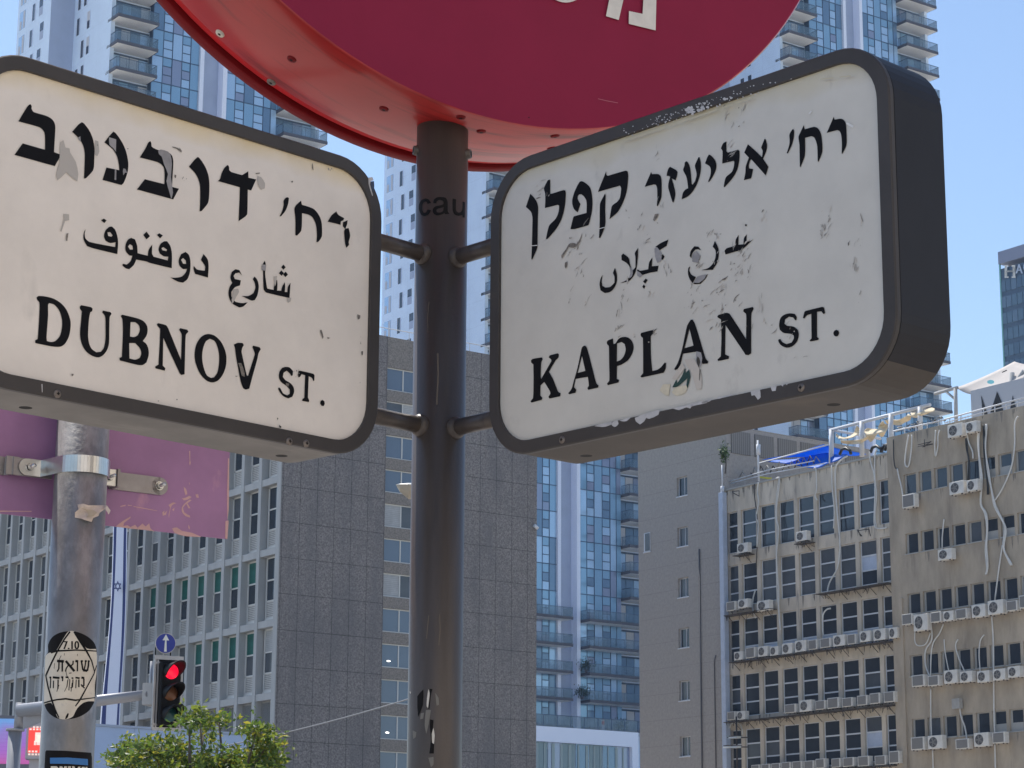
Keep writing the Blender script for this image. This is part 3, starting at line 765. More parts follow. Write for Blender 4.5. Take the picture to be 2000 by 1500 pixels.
o = q.build('tarpaulin', see_through(mat('blue_tarpaulin', (.012, .19, .66), .55, var=.2, vs=1.5), (.02, .34, .95), .5), weld=.001); o.modifiers.new('solid', 'SOLIDIFY').thickness = .02
tag(o, 'bright blue tarpaulin stretched as a canopy over the beige block roof', 'tarpaulin')
q = MB(); q.tube(wt([(1480, 860), (1482, 940)], RB + .3), .06, 8); q.tube(wt([(1481, 868), (1481, 888)], RB + .3), .13, 8); q.tube(wt([(1482, 905), (1620, 868), (1620, 905)], RB + .6), .045, 6); q.tube(wt([(1420, 946), (1500, 925), (1610, 905)], RB + .2), .03, 6); q.tube(wt([(1425, 940), (1500, 918), (1590, 900)], RB + .2), .03, 6)
tag(q.build('roof_railing', white_m), 'thin white roof rail and mast beside the blue tarpaulin', 'railing')
q = MB()
for i in range(14):
    x = 1432 + i * 12; y = 938 - (x - 1430) * .2; q.tube(wt([(x, y), (x + 6, y - 12 - random.random() * 8), (x + 14, y - 4)], RB + 1 + random.random()), .035, 5, i % 2)
q.face(wt([(1483, 930), (1508, 933), (1506, 937), (1480, 933)], RB + .8), 2)
tag(q.build('roof_clutter', [K['rack'], K['kerb'], mat('yellow_pipe', (.6, .55, .05), .5)]), 'heap of pipes and scrap on the roof left of the tarpaulin', 'scrap', kind='stuff')
# white shade sail and box on the wing roof
q = MB(); bs = RB + 3.5
apex, tipL, mid, tipR, far = on_b(1981, 706, bs + 1.5), on_b(1868, 757, bs), on_b(1921, 766, bs - .5), on_b(2040, 715, bs - .5), on_b(1905, 733, bs + 4)
def sail(a, b, c, n=8):
    for i in range(n):
        for j in range(n - i):
            def pt(u, v): p = a * (1 - u - v) + b * u + c * v; return p - Vector((0, 0, .9 * u * v + .3 * (1 - u - v) * (u + v)))
            q.face([pt(i / n, j / n), pt((i + 1) / n, j / n), pt(i / n, (j + 1) / n)], 0, True)
            if j < n - i - 1: q.face([pt((i + 1) / n, j / n), pt((i + 1) / n, (j + 1) / n), pt(i / n, (j + 1) / n)], 0, True)
sail(apex, tipL, mid); sail(apex, mid, tipR)
o = q.build('shade_sail', mat('pale_sail', (.42, .39, .375), .8, var=.05), weld=.001); o.modifiers.new('s', 'SOLIDIFY').thickness = .03
tag(o, 'pale grey shade sail with a peaked tip above the wing roof', 'shade sail')
add_outline(qq := MB(), [ellipse(1935, 746, 7, 4)], lambda x, y, l: on_b(x, y, bs - .6), 0)
qq.build('sail_hole', mat('turquoise_hole_patch', (.28, .7, .72), .5), o, world=True)  # opaque patch in the bright turquoise seen through a hole in the sail
qq = MB(); add_outline(qq, [parse('1956,727 1966,722 1967,724 1958,728')], lambda x, y, l: on_b(x, y, bs - .6), 0); qq.build('sail_vent', K['rack'], o, world=True)
q = MB(); q.tube(wt([(1866, 758), (1868, 835)], bs), .11, 8); q.tube(wt([(1826, 769), (1870, 757)], bs), .1, 8); q.tube(wt([(1848, 765), (1867, 781)], bs), .07, 8)
tag(q.build('sail_post', K['fin']), 'grey tubular post with a side arm at the left tip of the shade sail', 'post')
q = MB(); q.tube(wt([(1976, 728), (1978, 805)], bs), .16, 8); q.tube(wt([(1978, 755), (1999, 724)], bs), .1, 8)
tag(q.build('sail_post', K['fin']), 'thick grey post with a slanting strut under the peak of the shade sail', 'post')
q = MB(); bw = RB + 2.2
f0 = on_b(1896, 775, bw); f1 = on_b(2010, 745, bw)
q.obox((f0 + f1) / 2 + BX * 1.0 - Vector((0, 0, 1.8)), (f1 - f0) * .5 * Vector((1, 1, 0)), BX * 1.0, (0, 0, 2.1), 0)
for tri in ('1916,771 1929,809 1919,810', '1947,764 1957,786 1940,806 1942,790', '1947,766 1960,803 1934,806', '1978,772 1984,795 1973,798'):
    add_outline(q, [parse(tri)], lambda x, y, l: on_b(x, y, bw - .03), 0, 0, 1)
tag(q.build('roof_cabin', [mat('white_board', (.48, .5, .55), .6), mat('black_paint', (.03, .03, .035), .6)]), 'white rooftop cabin painted with black zigzag points under the shade sail', 'cabin')
q = MB(); br = RB + .1
q.tube(wt([(1745, 842), (1845, 820)], br), .04, 6); q.tube(wt([(1845, 819), (2010, 774)], br), .045, 6); q.tube(wt([(1845, 826), (2010, 781)], br), .03, 6)
for x in range(1745, 2010, 22):
    y = 842 - (x - 1745) * .245; q.tube(wt([(x, y), (x, y + 14)], br), .03, 5)
for i in range(10): q.tube(wt([(1845 + i * 5, 823 - i * 1.3), (1847 + i * 5, 833 - i * 1.3)], br), .015, 4)
tag(q.build('roof_railing', white_m), 'pale double roof rail along the taller brown wing', 'railing')
q = MB()
for i in range(60):
    x = 1750 + random.random() * 95; y = 846 - (x - 1745) * .235 - random.random() * 10; q.tube(wt([(x, y), (x + random.uniform(-5, 5), y + random.uniform(-4, 4))], RB + .5), .03, 4, random.choice((0, 1)))
tag(q.build('roof_clutter', [K['rack'], K['kerb']]), 'tangle of brackets behind the left end of the wing roof rail', 'scrap', kind='stuff')
q = MB()
for x0, y0 in ((1640, 884), (1700, 880), (1722, 877), (1728, 876)):
    q.tube(wt([(x0, y0 + 4), (x0 + 4, y0 - 6), (x0 + 12, y0 - 9), (x0 + 20, y0 - 4), (x0 + 22, y0 + 3)], RB - .1 + random.random() * .3), .09, 6)
tag(q.build('black_hose', mat('black_hose', (.02, .02, .022), .5)), 'looped black hoses along the parapet under the pergola', 'hose')
# weed growing from the wall top
wl = thing('wall_plant', on_b(1412, 905, RB - .1), 0, 'small green weed sprouting from the parapet above the white drainpipe', 'plant')
q = MB(); p0 = on_b(1412, 915, RB - .1)
for i in range(150):
    c = on_b(random.gauss(1415, 5), random.gauss(884, 9), RB - .1 + random.uniform(-.2, .2)); e1 = Vector((random.uniform(-1, 1), random.uniform(-1, 1), random.uniform(-1, 1))).normalized() * .12; e2 = e1.orthogonal().normalized() * .05
    q.face([c - e1, c + e2, c + e1, c - e2])
q.build('foliage', mat('weed_green', (.07, .12, .03), .7), wl, world=True)
q = MB(); q.tube(wt([(1416, 925), (1418, 905), (1414, 885)], RB - .05), .03, 5); q.build('stem', K['rack'], wl, world=True)

# ------------------------------------------------------------------ air conditioners
acm = mat('ac_casing', (.70, .67, .62), .6, var=.14, vs=3, col2=(.36, .32, .28), thr=.64, c2s=3.0, thr_w=.12)
grm = joints(mat('ac_grille', (.21, .20, .19), .7), .045, 0, wd=.02, dark=.6)
fanm = mat('ac_fan', (.05, .05, .055), .6)
def ac_unit(fan, name='air_conditioner'):
    A = thing(name, (0, 0, 0), GA)
    q = MB(); q.box(0, .34, 0, 1, 0, .72); q.build('casing', acm, A, bevel=.025)
    if fan:
        q = MB(); q.lathe((-.012, .62, .36), (1, 0, 0), [(0, .0), (0, .275), (.02, .275)], 20, 0, False); o = q.build('fan_grille', fanm, A)
        q = MB()
        for r in (.09, .18, .265): q.lathe((-.02, .62, .36), (1, 0, 0), [(0, r - .012), (0, r + .012), (.008, r + .012)], 18, 0, False)
        for a in range(5): q.obox((-.016, .62 + .13 * math.cos(a * 1.257), .36 + .13 * math.sin(a * 1.257)), (.003, 0, 0), (0, .13 * math.cos(a * 1.257), .13 * math.sin(a * 1.257)), (0, -.04 * math.sin(a * 1.257), .04 * math.cos(a * 1.257)))
        q.lathe((-.024, .62, .36), (1, 0, 0), [(0, 0), (0, .05), (.01, .05)], 12, 0, False)
        q.build('fan_guard', grm, o)
    else:
        q = MB(); q.box(-.014, -.002, .1, .92, .06, .66); q.build('grille', grm, A)
    q = MB(); q.box(.02, .06, .12, .2, -.06, 0); q.box(.28, .32, .12, .2, -.06, 0); q.box(.02, .06, .8, .88, -.06, 0); q.box(.28, .32, .8, .88, -.06, 0); q.build('foot', K['rack'], A)
    return A
ac_p = {}
def place_ac(b, a, z, wdt, hgt, fan, label, group):
    if fan not in ac_p: r = ac_p[fan] = ac_unit(fan)
    else:
        src = ac_p[fan]; r = src.copy(); COL.objects.link(r)
        for ch in list(src.children):
            c = ch.copy(); COL.objects.link(c); c.parent = r
            for g2 in list(ch.children):
                d = g2.copy(); COL.objects.link(d); d.parent = c
    r.location = gp(b, a, z); r.scale = (1, wdt, hgt / .72)
    tag(r, label, 'air conditioner', group)
def ordn(i): return ('first', 'second', 'third', 'fourth', 'fifth', 'sixth', 'seventh', 'eighth', 'ninth', 'tenth', 'eleventh', 'twelfth', 'thirteenth')[i]
AC = [  # zoom, facade depth, place words, units: x0 x1 ytop ybottom fan
 (ZF, RB, 'top storey of beige block', [(132, 212, 742, 805, 1), (515, 597, 665, 728, 1)]),
 (ZG, RB, 'row by drainpipe on beige block', [(62, 130, 88, 148, 0), (138, 212, 72, 130, 1), (262, 355, 82, 148, 1)]),
 (ZG, RB, 'long full row on beige block', [(112, 175, 415, 468, 1), (187, 258, 385, 455, 0), (267, 340, 378, 445, 1), (345, 408, 378, 438, 1), (425, 500, 358, 428, 1), (508, 592, 340, 415, 1), (597, 660, 335, 400, 0), (672, 750, 325, 388, 0), (757, 845, 305, 378, 1), (850, 912, 298, 365, 0), (930, 1010, 278, 350, 1), (1020, 1110, 265, 340, 1), (1120, 1185, 255, 325, 1)]),
 (ZG, RB, 'second lowest row on beige block', [(66, 128, 803, 858, 0), (130, 192, 800, 855, 1), (440, 525, 755, 812, 0), (538, 628, 728, 803, 1), (642, 715, 730, 790, 0), (720, 805, 712, 782, 0), (815, 893, 712, 772, 0), (913, 988, 697, 762, 0), (995, 1072, 682, 752, 0), (1088, 1168, 672, 742, 0)]),
 (ZG, RB, 'bottom edge row on beige block', [(225, 285, 1157, 1205, 0), (290, 352, 1150, 1200, 0), (356, 420, 1138, 1195, 0), (422, 488, 1130, 1190, 0), (492, 562, 1125, 1185, 0), (567, 640, 1122, 1180, 0), (643, 712, 1108, 1170, 0), (747, 812, 1110, 1165, 0), (820, 903, 1103, 1160, 0), (918, 1003, 1092, 1158, 0), (1028, 1112, 1088, 1150, 0), (1122, 1200, 1058, 1140, 0)]),
 (ZW, RB - .35, 'roof edge of brown wing', [(1255, 1420, 655, 780, 1), (1430, 1555, 628, 733, 1)]),
 (ZF, RB - .35, 'round top windows of brown wing', [(1208, 1303, 425, 512, 0), (1515, 1625, 342, 425, 1), (1628, 1712, 328, 402, 1)]),
 (ZF, RB - .35, 'alone under second window row of brown wing', [(1440, 1545, 780, 852, 1)]),
 (ZG, RB - .35, 'upper long row on brown wing', [(1205, 1285, 168, 238, 0), (1282, 1388, 170, 278, 1), (1392, 1470, 155, 222, 0), (1475, 1550, 148, 212, 1), (1555, 1640, 135, 200, 0), (1660, 1762, 108, 190, 1), (1765, 1880, 80, 172, 1), (1885, 1968, 82, 148, 0), (1970, 2050, 45, 130, 0)]),
 (ZG, RB - .35, 'middle long row on brown wing', [(1270, 1365, 565, 640, 0), (1375, 1458, 568, 635, 0), (1480, 1580, 533, 620, 1), (1583, 1675, 540, 612, 1), (1695, 1787, 538, 612, 1), (1798, 1890, 525, 598, 1), (1895, 1987, 508, 580, 1)]),
 (ZG, RB - .35, 'bottom row on brown wing', [(1265, 1365, 968, 1052, 0), (1375, 1485, 958, 1045, 1), (1555, 1655, 980, 1045, 0), (1675, 1785, 940, 1030, 1), (1795, 1890, 935, 1008, 0)]),
]
for zf, bpl, words, units in AC:
    fb = bpl - .60
    for i, (x0, x1, yt, yb, fan) in enumerate(units):
        p0 = on_b(*zf(x0, yb), fb); x1e = x0 + (x1 - x0) * .86
        p1 = on_b(*zf(x1e, yb), fb); a0_, a1_ = p0.dot(AY), p1.dot(AY); pt_ = on_b(*zf(x0, yt), fb)
        wdt = abs(a0_ - a1_); hg = min(.95, max(.5, pt_.z - p0.z))
        lab = 'white air conditioner with %s, %s' % ('round fan' if fan else 'plain grille', (ordn(i) + ' from left, ' if len(units) > 1 else '') + words)
        place_ac(fb, a1_, p0.z - .0, wdt, hg, fan, lab, 'air conditioners on the old blocks')
# rack shelves (parts of the blocks)
def shelf(parent, zf, b, x0, x1, y):
    p0, p1 = on_b(*zf(x0, y[0]), b - .4), on_b(*zf(x1, y[1]), b - .4)
    z = (p0.z + p1.z) / 2; ya, yb = p1.dot(AY) - RA, p0.dot(AY) - RA
    return ya, yb, z
for zf, x0, x1, y in ((ZG, 95, 1185, (475, 335)), (ZG, 62, 1195, (865, 752)), (ZG, 62, 360, (152, 150)), (ZG, 200, 1210, (1210, 1150)), (ZF, 120, 215, (812, 808)), (ZF, 520, 610, (735, 732)), (ZF, 660, 1170, (1062, 990))):
    ya, yb, z = shelf(old, zf, RB, x0, x1, y); rack(max(ya, YE + .05), min(yb, -.05), z)
# hanging tubes and cables on the facades
tube_m = mat('white_tubing', (.66, .65, .62), .6, var=.1, vs=2); dark_m = mat('black_cable', (.03, .03, .03), .6)
CB = [  # zoom, depth, colour, radius, polyline, label
 (ZF, RB, 0, .05, '385,315 400,308 405,330 392,420 385,560 395,650 388,800 392,1000 400,1140 412,1300', 'pair of white tubes running straight down the left of the beige block'),
 (ZF, RB, 0, .05, '272,340 265,400 272,470 258,560 270,620 262,760', 'white tube wavering down beside the second column of windows'),
 (ZF, RB, 1, .035, '245,350 245,430 262,560 265,700 255,900', 'thin black cable hanging near the drainpipe'),
 (ZF, RB, 0, .05, '632,250 645,255 650,380 640,430 655,455', 'short white tube hooked over the parapet below the tarpaulin'),
 (ZF, RB, 0, .06, '850,170 820,185 778,235 772,330 780,480 800,700 800,800 785,900 740,980 722,1040 728,1080', 'long white tube sweeping from the tarpaulin down past four storeys'),
 (ZF, RB, 0, .045, '748,230 752,380 765,520 760,640', 'straight white tube left of the long sweeping tube'),
 (ZF, RB, 0, .05, '995,140 1000,200 1025,290 1030,420 1025,600 1045,640 1110,635', 'white tube dropping from the black hoses and curling at its foot'),
 (ZF, RB, 0, .05, '1045,125 1030,160 1030,300 1040,420 1030,560 1040,630', 'second white tube beside the one that curls at its foot'),
 (ZG, RB, 0, .06, '740,128 715,135 692,170 690,240 692,300', 'thick white hose looping out of a window in the long air conditioner row'),
 (ZG, RB, 0, .05, '250,10 235,70 235,130 252,190', 'white tube curving down at the left second storey air conditioners'),
 (ZG, RB, 0, .05, '85,905 95,880 130,870 160,895 168,950', 'white hose arching over the floodlights beside the drainpipe'),
 (ZF, RB - .35, 0, .05, '1175,250 1185,300 1200,360 1212,430', 'white tube feeding the lone grilled air conditioner on the wing'),
 (ZF, RB - .35, 1, .04, '1150,60 1152,180 1160,240 1175,255', 'black cable hanging down the left corner of the wing'),
 (ZF, RB - .35, 0, .05, '1250,30 1235,110 1225,210 1240,240 1255,210 1268,110 1270,30', 'white tube loop dangling from the roof at the left of the wing'),
 (ZF, RB - .35, 0, .045, '1425,0 1420,100 1425,170 1440,100 1440,40 1450,0', 'narrow white tube loop between the first loop and the roof units'),
 (ZF, RB - .35, 1, .05, '1620,50 1625,120 1640,200 1635,330', 'thick black cable dropping from the roof units to the paired units'),
 (ZF, RB - .35, 0, .05, '1628,20 1640,80 1665,140 1668,185', 'short white tube ending in mid wall right of the black cable'),
 (ZF, RB - .35, 0, .06, '1705,-60 1700,60 1710,200 1720,330 1718,480 1745,540 1760,640 1750,780 1760,900 1750,940', 'long white tube bundle left of centre on the brown wing'),
 (ZF, RB - .35, 0, .06, '1752,-40 1745,60 1752,180 1765,280 1790,400 1810,500 1865,600 1875,650 1865,760 1895,840 1915,880', 'long white tube bundle wandering right across the brown wing'),
 (ZF, RB - .35, 1, .05, '1735,-40 1740,150 1760,330 1762,420', 'black cable running between the two long white tube bundles'),
 (ZF, RB - .35, 0, .05, '1960,-90 1940,-40 1940,90 1920,230 1870,360 1810,460', 'white tube arcing from the roof edge across the right of the wing'),
 (ZF, RB - .35, 0, .045, '1480,580 1475,620 1468,700 1468,780', 'thin white tube above the lone fan unit on the wing'),
 (ZF, RB - .35, 0, .05, '1860,750 1840,880 1810,1110', 'straight white tube slanting down to the upper long row on the wing'),
 (ZG, RB - .35, 0, .05, '1790,180 1800,330 1803,560 1805,800 1810,1000 1815,1200', 'plumb white tube falling from the upper row to the bottom edge of the wing'),
 (ZG, RB - .35, 0, .05, '1395,230 1400,330 1360,400 1360,500 1390,575', 'tangled white tube between the upper and middle rows of the wing'),
 (ZG, RB - .35, 0, .045, '1475,230 1450,290 1410,350 1395,440 1392,570', 'white tube slanting left below the upper row of the wing'),
 (ZG, RB - .35, 0, .04, '1290,280 1290,340 1310,370 1360,360 1390,290', 'slack white tube under the large upper row unit'),
 (ZG, RB - .35, 0, .04, '1480,330 1485,400 1495,460 1510,535', 'thin white tube above the third unit in the middle row of the wing'),
 (ZG, RB - .35, 0, .045, '1570,330 1555,370 1575,450 1615,540', 'bowed white tube above the fourth unit in the middle row of the wing'),
 (ZG, RB - .35, 0, .045, '1740,300 1715,340 1708,430 1715,540', 'hooked white tube above the fifth unit in the middle row of the wing'),
 (ZG, RB - .35, 0, .045, '1393,650 1393,760 1395,860 1398,960', 'white tube linking the middle row to the bottom row fan unit'),
 (ZG, RB - .35, 0, .05, '1580,760 1590,830 1615,900 1628,975', 'white tube hanging from the small wall box above the bottom row'),
 (ZG, RB - .35, 0, .045, '1405,1050 1408,1130 1410,1220', 'white tube below the bottom row fan unit of the wing'),
]
for zf, b, c, r, pl, lab in CB:
    pts2 = [zf(*p) for p in parse(pl)]
    fine = []
    for i in range(len(pts2) - 1):
        p0, p1, p2, p3 = pts2[max(i - 1, 0)], pts2[i], pts2[i + 1], pts2[min(i + 2, len(pts2) - 1)]
        for j in range(4):
            t = j / 4; fine.append(tuple(.5 * (2 * p1[k] + (p2[k] - p0[k]) * t + (2 * p0[k] - 5 * p1[k] + 4 * p2[k] - p3[k]) * t * t + (3 * p1[k] - p0[k] - 3 * p2[k] + p3[k]) * t ** 3) for k in (0, 1)))
    fine.append(pts2[-1])
    q = MB(); q.tube([on_b(x, y, b - .12) for x, y in fine], r * .8, 6)
    if 'pair' in lab or 'bundle' in lab: q.tube([on_b(x + 1.6 + math.sin(i * .7), y, b - .16) for i, (x, y) in enumerate(fine)], r * .7, 6)
    tag(q.build('hanging_cable' if c else 'hanging_tube', dark_m if c else tube_m), lab, 'cable' if c else 'tube', 'tubes and cables on the old blocks')
q = MB(); c0 = on_b(*ZG(1565, 748), RB - .55); q.obox(c0, BX * .12, AY * .27, (0, 0, .26)); tag(q.build('wall_box', [K['kerb']]), 'small grey box fixed to the wall above the bottom row of the wing', 'wall box')
q = MB()
for x, y in ((145, 968), (160, 968), (110, 1030), (160, 1030)):
    c0 = on_b(*ZG(x - 30, y), RB - 1.0); q.obox(c0, BX * .22, AY * .28, Vector((0, 0, .05)) + BX * .03, 1); q.obox(c0 - BX * .02 + Vector((0, 0, .075)), BX * .2, AY * .25, (0, 0, .02), 0)
c0 = on_b(*ZG(130, 1000), RB - .8); q.tube([c0 + Vector((0, 0, 1.5)), c0 - Vector((0, 0, 4))], .05, 6, 0); q.tube([on_b(*ZG(70, 968), RB - .9), on_b(*ZG(200, 968), RB - .9)], .035, 6, 0); q.tube([on_b(*ZG(70, 1030), RB - .9), on_b(*ZG(200, 1030), RB - .9)], .035, 6, 0)
tag(q.build('floodlight_rack', [K['rack'], mat('lamp_face', (.7, .7, .66), .4)]), 'rack of four small floodlights beside the drainpipe at the bottom', 'floodlights')
q = MB(); br_ = RB - .75
for ln in ('1310,95 1395,75 1340,110 1405,90 1310,105', '1352,60 1352,110'): q.tube([on_b(*ZF(*p), br_) for p in parse(ln)], .03, 5)
tag(q.build('wall_bracket', K['rack']), 'empty black bracket high on the left of the brown wing', 'bracket')
for ln, lab in (('920,650 935,690 945,690 915,655 990,645 1000,690', 'empty black bracket under the first window row of the beige block'), ('100,400 145,395 145,430 100,405', 'empty black bracket at the top left of the beige block')):
    q = MB(); q.tube([on_b(*ZF(*p), RB - .3) for p in parse(ln)], .03, 5); tag(q.build('wall_bracket', K['rack']), lab, 'bracket')
# ------------------------------------------------------------------ galvanised pole with stickers (left)
K['galv'] = mat('galvanised_steel', (.23, .222, .215), .42, metal=.30, spec=.6, var=.25, vs=18, detail=6, stretch=(1, 1, .6), col2=(.52, .51, .49), thr=.50, c2s=13, c2st=(1, 1, .45), thr_w=.30, bump=.08, bs=60)
K['zinc'] = mat('bright_zinc', (.62, .62, .60), .28, metal=.9, var=.1, vs=20)
K['steel_bar'] = mat('dull_steel_bar', (.33, .31, .30), .5, metal=.55, var=.15, vs=16)
lp = at_y(143, 1225, 6.0); LPX = lp.x; LR = .0695
lpole = thing('sticker_pole', (LPX, 6.0, .13), 0, 'galvanised round pole with a star sticker, behind the left street sign', 'pole')
LO = Vector((LPX, 6.0, 0))
q = MB(); q.tube([LO + Vector((0, 0, .14)), LO + Vector((0, 0, 3.42))], LR, 48); q.build('pole', K['galv'], lpole, world=True)
q = MB(); q.obox(LO + Vector((0, 0, .14)), (.16, 0, 0), (0, .16, 0), (0, 0, .012)); q.build('base_plate', K['galv'], lpole, world=True)
def fnL(x, y, l): return on_cyl(x, y, LO, Vector((0, 0, 1)), LR + l)
ZS = zoom(0, 1180, 4.6875)
def zs(t, sm_=True, lim=60):
    p = [ZS(*c) for c in parse(t)]; return smooth(p, lim, 3) if sm_ else p
K['ink'] = mat('black_ink', (.010, .009, .010), .6, spec=.12)
K['cream'] = mat('cream_paper', (.66, .60, .50), .7, var=.12, vs=18, col2=(.42, .40, .38), thr=.62, c2s=20, thr_w=.1)
q = MB()
cl = lambda t: [zs(t)]
add_outline(q, cl('640,247 720,258 800,295 860,350 883,410 888,480 885,700 868,880 820,970 750,1020 680,1045 600,1055 520,1045 450,1000 410,930 402,850 412,480 440,440 440,370 480,300 550,260'), fnL, .0006, 0, 0, 5)
stk = q.build('star_sticker', [K['ink']], lpole, world=True); stk['label'] = 'torn black and cream star sticker'
q = MB(); add_outline(q, [zs('625,250 680,250 740,330 795,405 880,410 888,480 883,640 868,740 868,850 865,890 810,890 760,905 710,950 690,985 665,1030 600,1055 530,1040 500,960 470,905 440,905 405,920 402,870 408,640 415,480 440,450 480,440 515,425 560,350')], fnL, .0011, 0, 0, 5)
q.build('sticker_star', [K['cream']], stk, world=True)
q = MB()
def sl(t, wd): add_outline(q, [stroke([ZS(*c) for c in parse(t)], [v / 4.6875 for v in wd] if isinstance(wd, (list, tuple)) else wd / 4.6875)], fnL, .0016, 0, 0, 4)
sl('640,252 590,320 525,430 470,540 418,655', 15); sl('418,650 440,760 475,880 505,970 540,1040', [12, 14, 16, 16, 10]); sl('680,252 735,340 790,425 840,520 868,625', [20, 22, 18, 12, 9]); sl('886,560 860,640 790,770 730,880 690,935', [6, 10, 12, 15, 10])
sl('465,446 520,428 600,425 690,420 790,424 886,430', [14, 16, 15, 13, 12, 10]); sl('402,905 470,885 520,875 600,866 690,880 740,872 868,856', [12, 13, 14, 16, 16, 12, 8]); sl('625,1000 612,1030 600,1052', [12, 22, 8])
add_text(q, '7.10', (ZS(580, 338)[0], ZS(580, 338)[1], ZS(722, 412)[0], ZS(722, 412)[1]), fnL, .0016, 0, bold=.7)
# row of Hebrew: shin vav alef tav
for t, wd in (('745,520 752,560 760,605', 15), ('760,605 800,610', 22), ('785,520 780,560 770,600', 12), ('812,520 810,560 800,612', 15), ('738,520 760,522', 16), ('776,520 795,522', 16), ('804,520 822,524', 16),
              ('690,520 716,524', 22), ('710,524 708,615', 13), ('602,520 640,565 682,615', 22), ('670,518 668,548 650,565', 13), ('625,560 605,590 600,618', 12), ('522,520 585,524', 24), ('570,530 570,618', 15), ('540,530 538,590 524,618', 13),
              ('745,672 772,676', 20), ('768,680 768,745 745,752', 14), ('742,735 775,770', 12), ('690,672 730,678', 16), ('722,690 722,760', 13), ('698,690 694,770', 9), ('655,674 672,680', 14), ('668,690 664,760 645,768', 10), ('600,668 628,672', 16), ('622,690 612,760', 9), ('560,668 580,672', 20), ('575,672 572,705', 12), ('482,670 545,676', 20), ('532,690 530,775', 12), ('490,700 488,770', 10), ('452,670 470,674', 18), ('464,680 460,770', 10),
              ('560,470 545,500 540,520', 5), ('590,450 588,470', 4), ('500,540 495,590', 4), ('600,600 610,650 640,700', 5), ('640,690 630,790', 8), ('660,720 650,800', 6), ('540,740 520,800', 6), ('610,760 590,800', 5), ('710,455 708,475', 4), ('632,632 655,630', 7)):
    sl(t, wd)
q.build('sticker_lettering', [K['ink']], stk, world=True)
q = MB(); add_outline(q, [zs('415,1350 425,1338 600,1342 835,1360 842,1400 842,1640 400,1640 412,1400', False)], fnL, .0006, 0, 0, 5)
bs2 = q.build('dark_sticker', [K['ink']], lpole, world=True); bs2['label'] = 'black sticker with a blue stripe'
q = MB(); add_outline(q, [zs('458,1406 620,1404 805,1418 806,1476 620,1462 458,1460', False)], fnL, .0012, 0, 0, 5); q.build('sticker_stripe', [mat('sticker_blue', (.03, .16, .42), .5)], bs2, world=True)
q = MB()
for t in ('465,1484 520,1484 535,1500 535,1560 465,1560', '545,1484 570,1484 580,1510 590,1484 612,1484 612,1560 545,1560', '622,1484 648,1484 648,1560 622,1560', '658,1484 680,1484 700,1530 715,1488 738,1488 700,1600 690,1600', '748,1490 775,1490 775,1560 748,1560', '782,1490 800,1490 800,1560 782,1560'): add_outline(q, [zs(t, False)], fnL, .0012, 0, 0, 5)
q.build('sticker_letters', [K['cream']], bs2, world=True)
# torn paper
ZP = zoom(0, 780, 4.1667)
q = MB()
for t, l0, rag in (('630,855 680,848 720,862 800,862 870,862 900,905 885,938 855,890 810,925 800,950 760,965 745,998 700,985 660,970 608,962 610,920 640,895', .006, 1), ('650,880 700,905 720,940 700,960 760,950 790,920 760,900 700,895', .012, 0)):
    add_outline(q, [[ZP(*c) for c in parse(t)]], lambda x, y, l: on_cyl(x, y, LO, Vector((0, 0, 1)), LR + l0 + .004 * math.sin(x * .11 + y * .2)) if x < 205 else on_plane(x, y, LO - Vector((0, .05, 0)), Vector((0, 1, 0))), 0, 0, 1 - rag, 6)
q.build('torn_paper', [mat('torn_paper', (.62, .52, .45), .85, var=.2, vs=40), mat('paper_inside', (.50, .41, .30), .9)], lpole, world=True)

# purple back of a road sign clamped to that pole
dl, dr = ray(0, 1003), ray(443, 1053)
nz = dl.cross(dr); PD = nz.cross(Vector((0, 0, 1))).normalized()
if PD.x < 0: PD = -PD
PN = Vector((PD.y, -PD.x, 0))                    # towards the camera
PO = LO - PN * (LR + .035)
pb = on_plane(443, 1053, PO, PN); pz0 = pb.z; xr = (pb - PO).dot(PD)
purple = thing('road_sign', (PO.x, PO.y, pz0), math.atan2(PD.y, PD.x), 'purple sign back clamped to the galvanised pole under the left street sign', 'road sign')
def pl(x, y, z): return PO + PD * x + PN * y + Vector((0, 0, z))
q = MB(); q.obox(pl((xr - .95) / 2, -.0015, pz0 + .26), PD * (xr + .95) / 2, PN * .0015, (0, 0, .26)); q.build('panel', mat('faded_purple', (.34, .175, .33), .5, var=.14, vs=5, col2=(.50, .27, .38), thr=.66, c2s=7, c2st=(1, 1, .5), thr_w=.1), purple, world=True)
def fnP(x, y, l): return on_plane(x, y, PO + PN * (.0006 + l), PN)
q = MB()
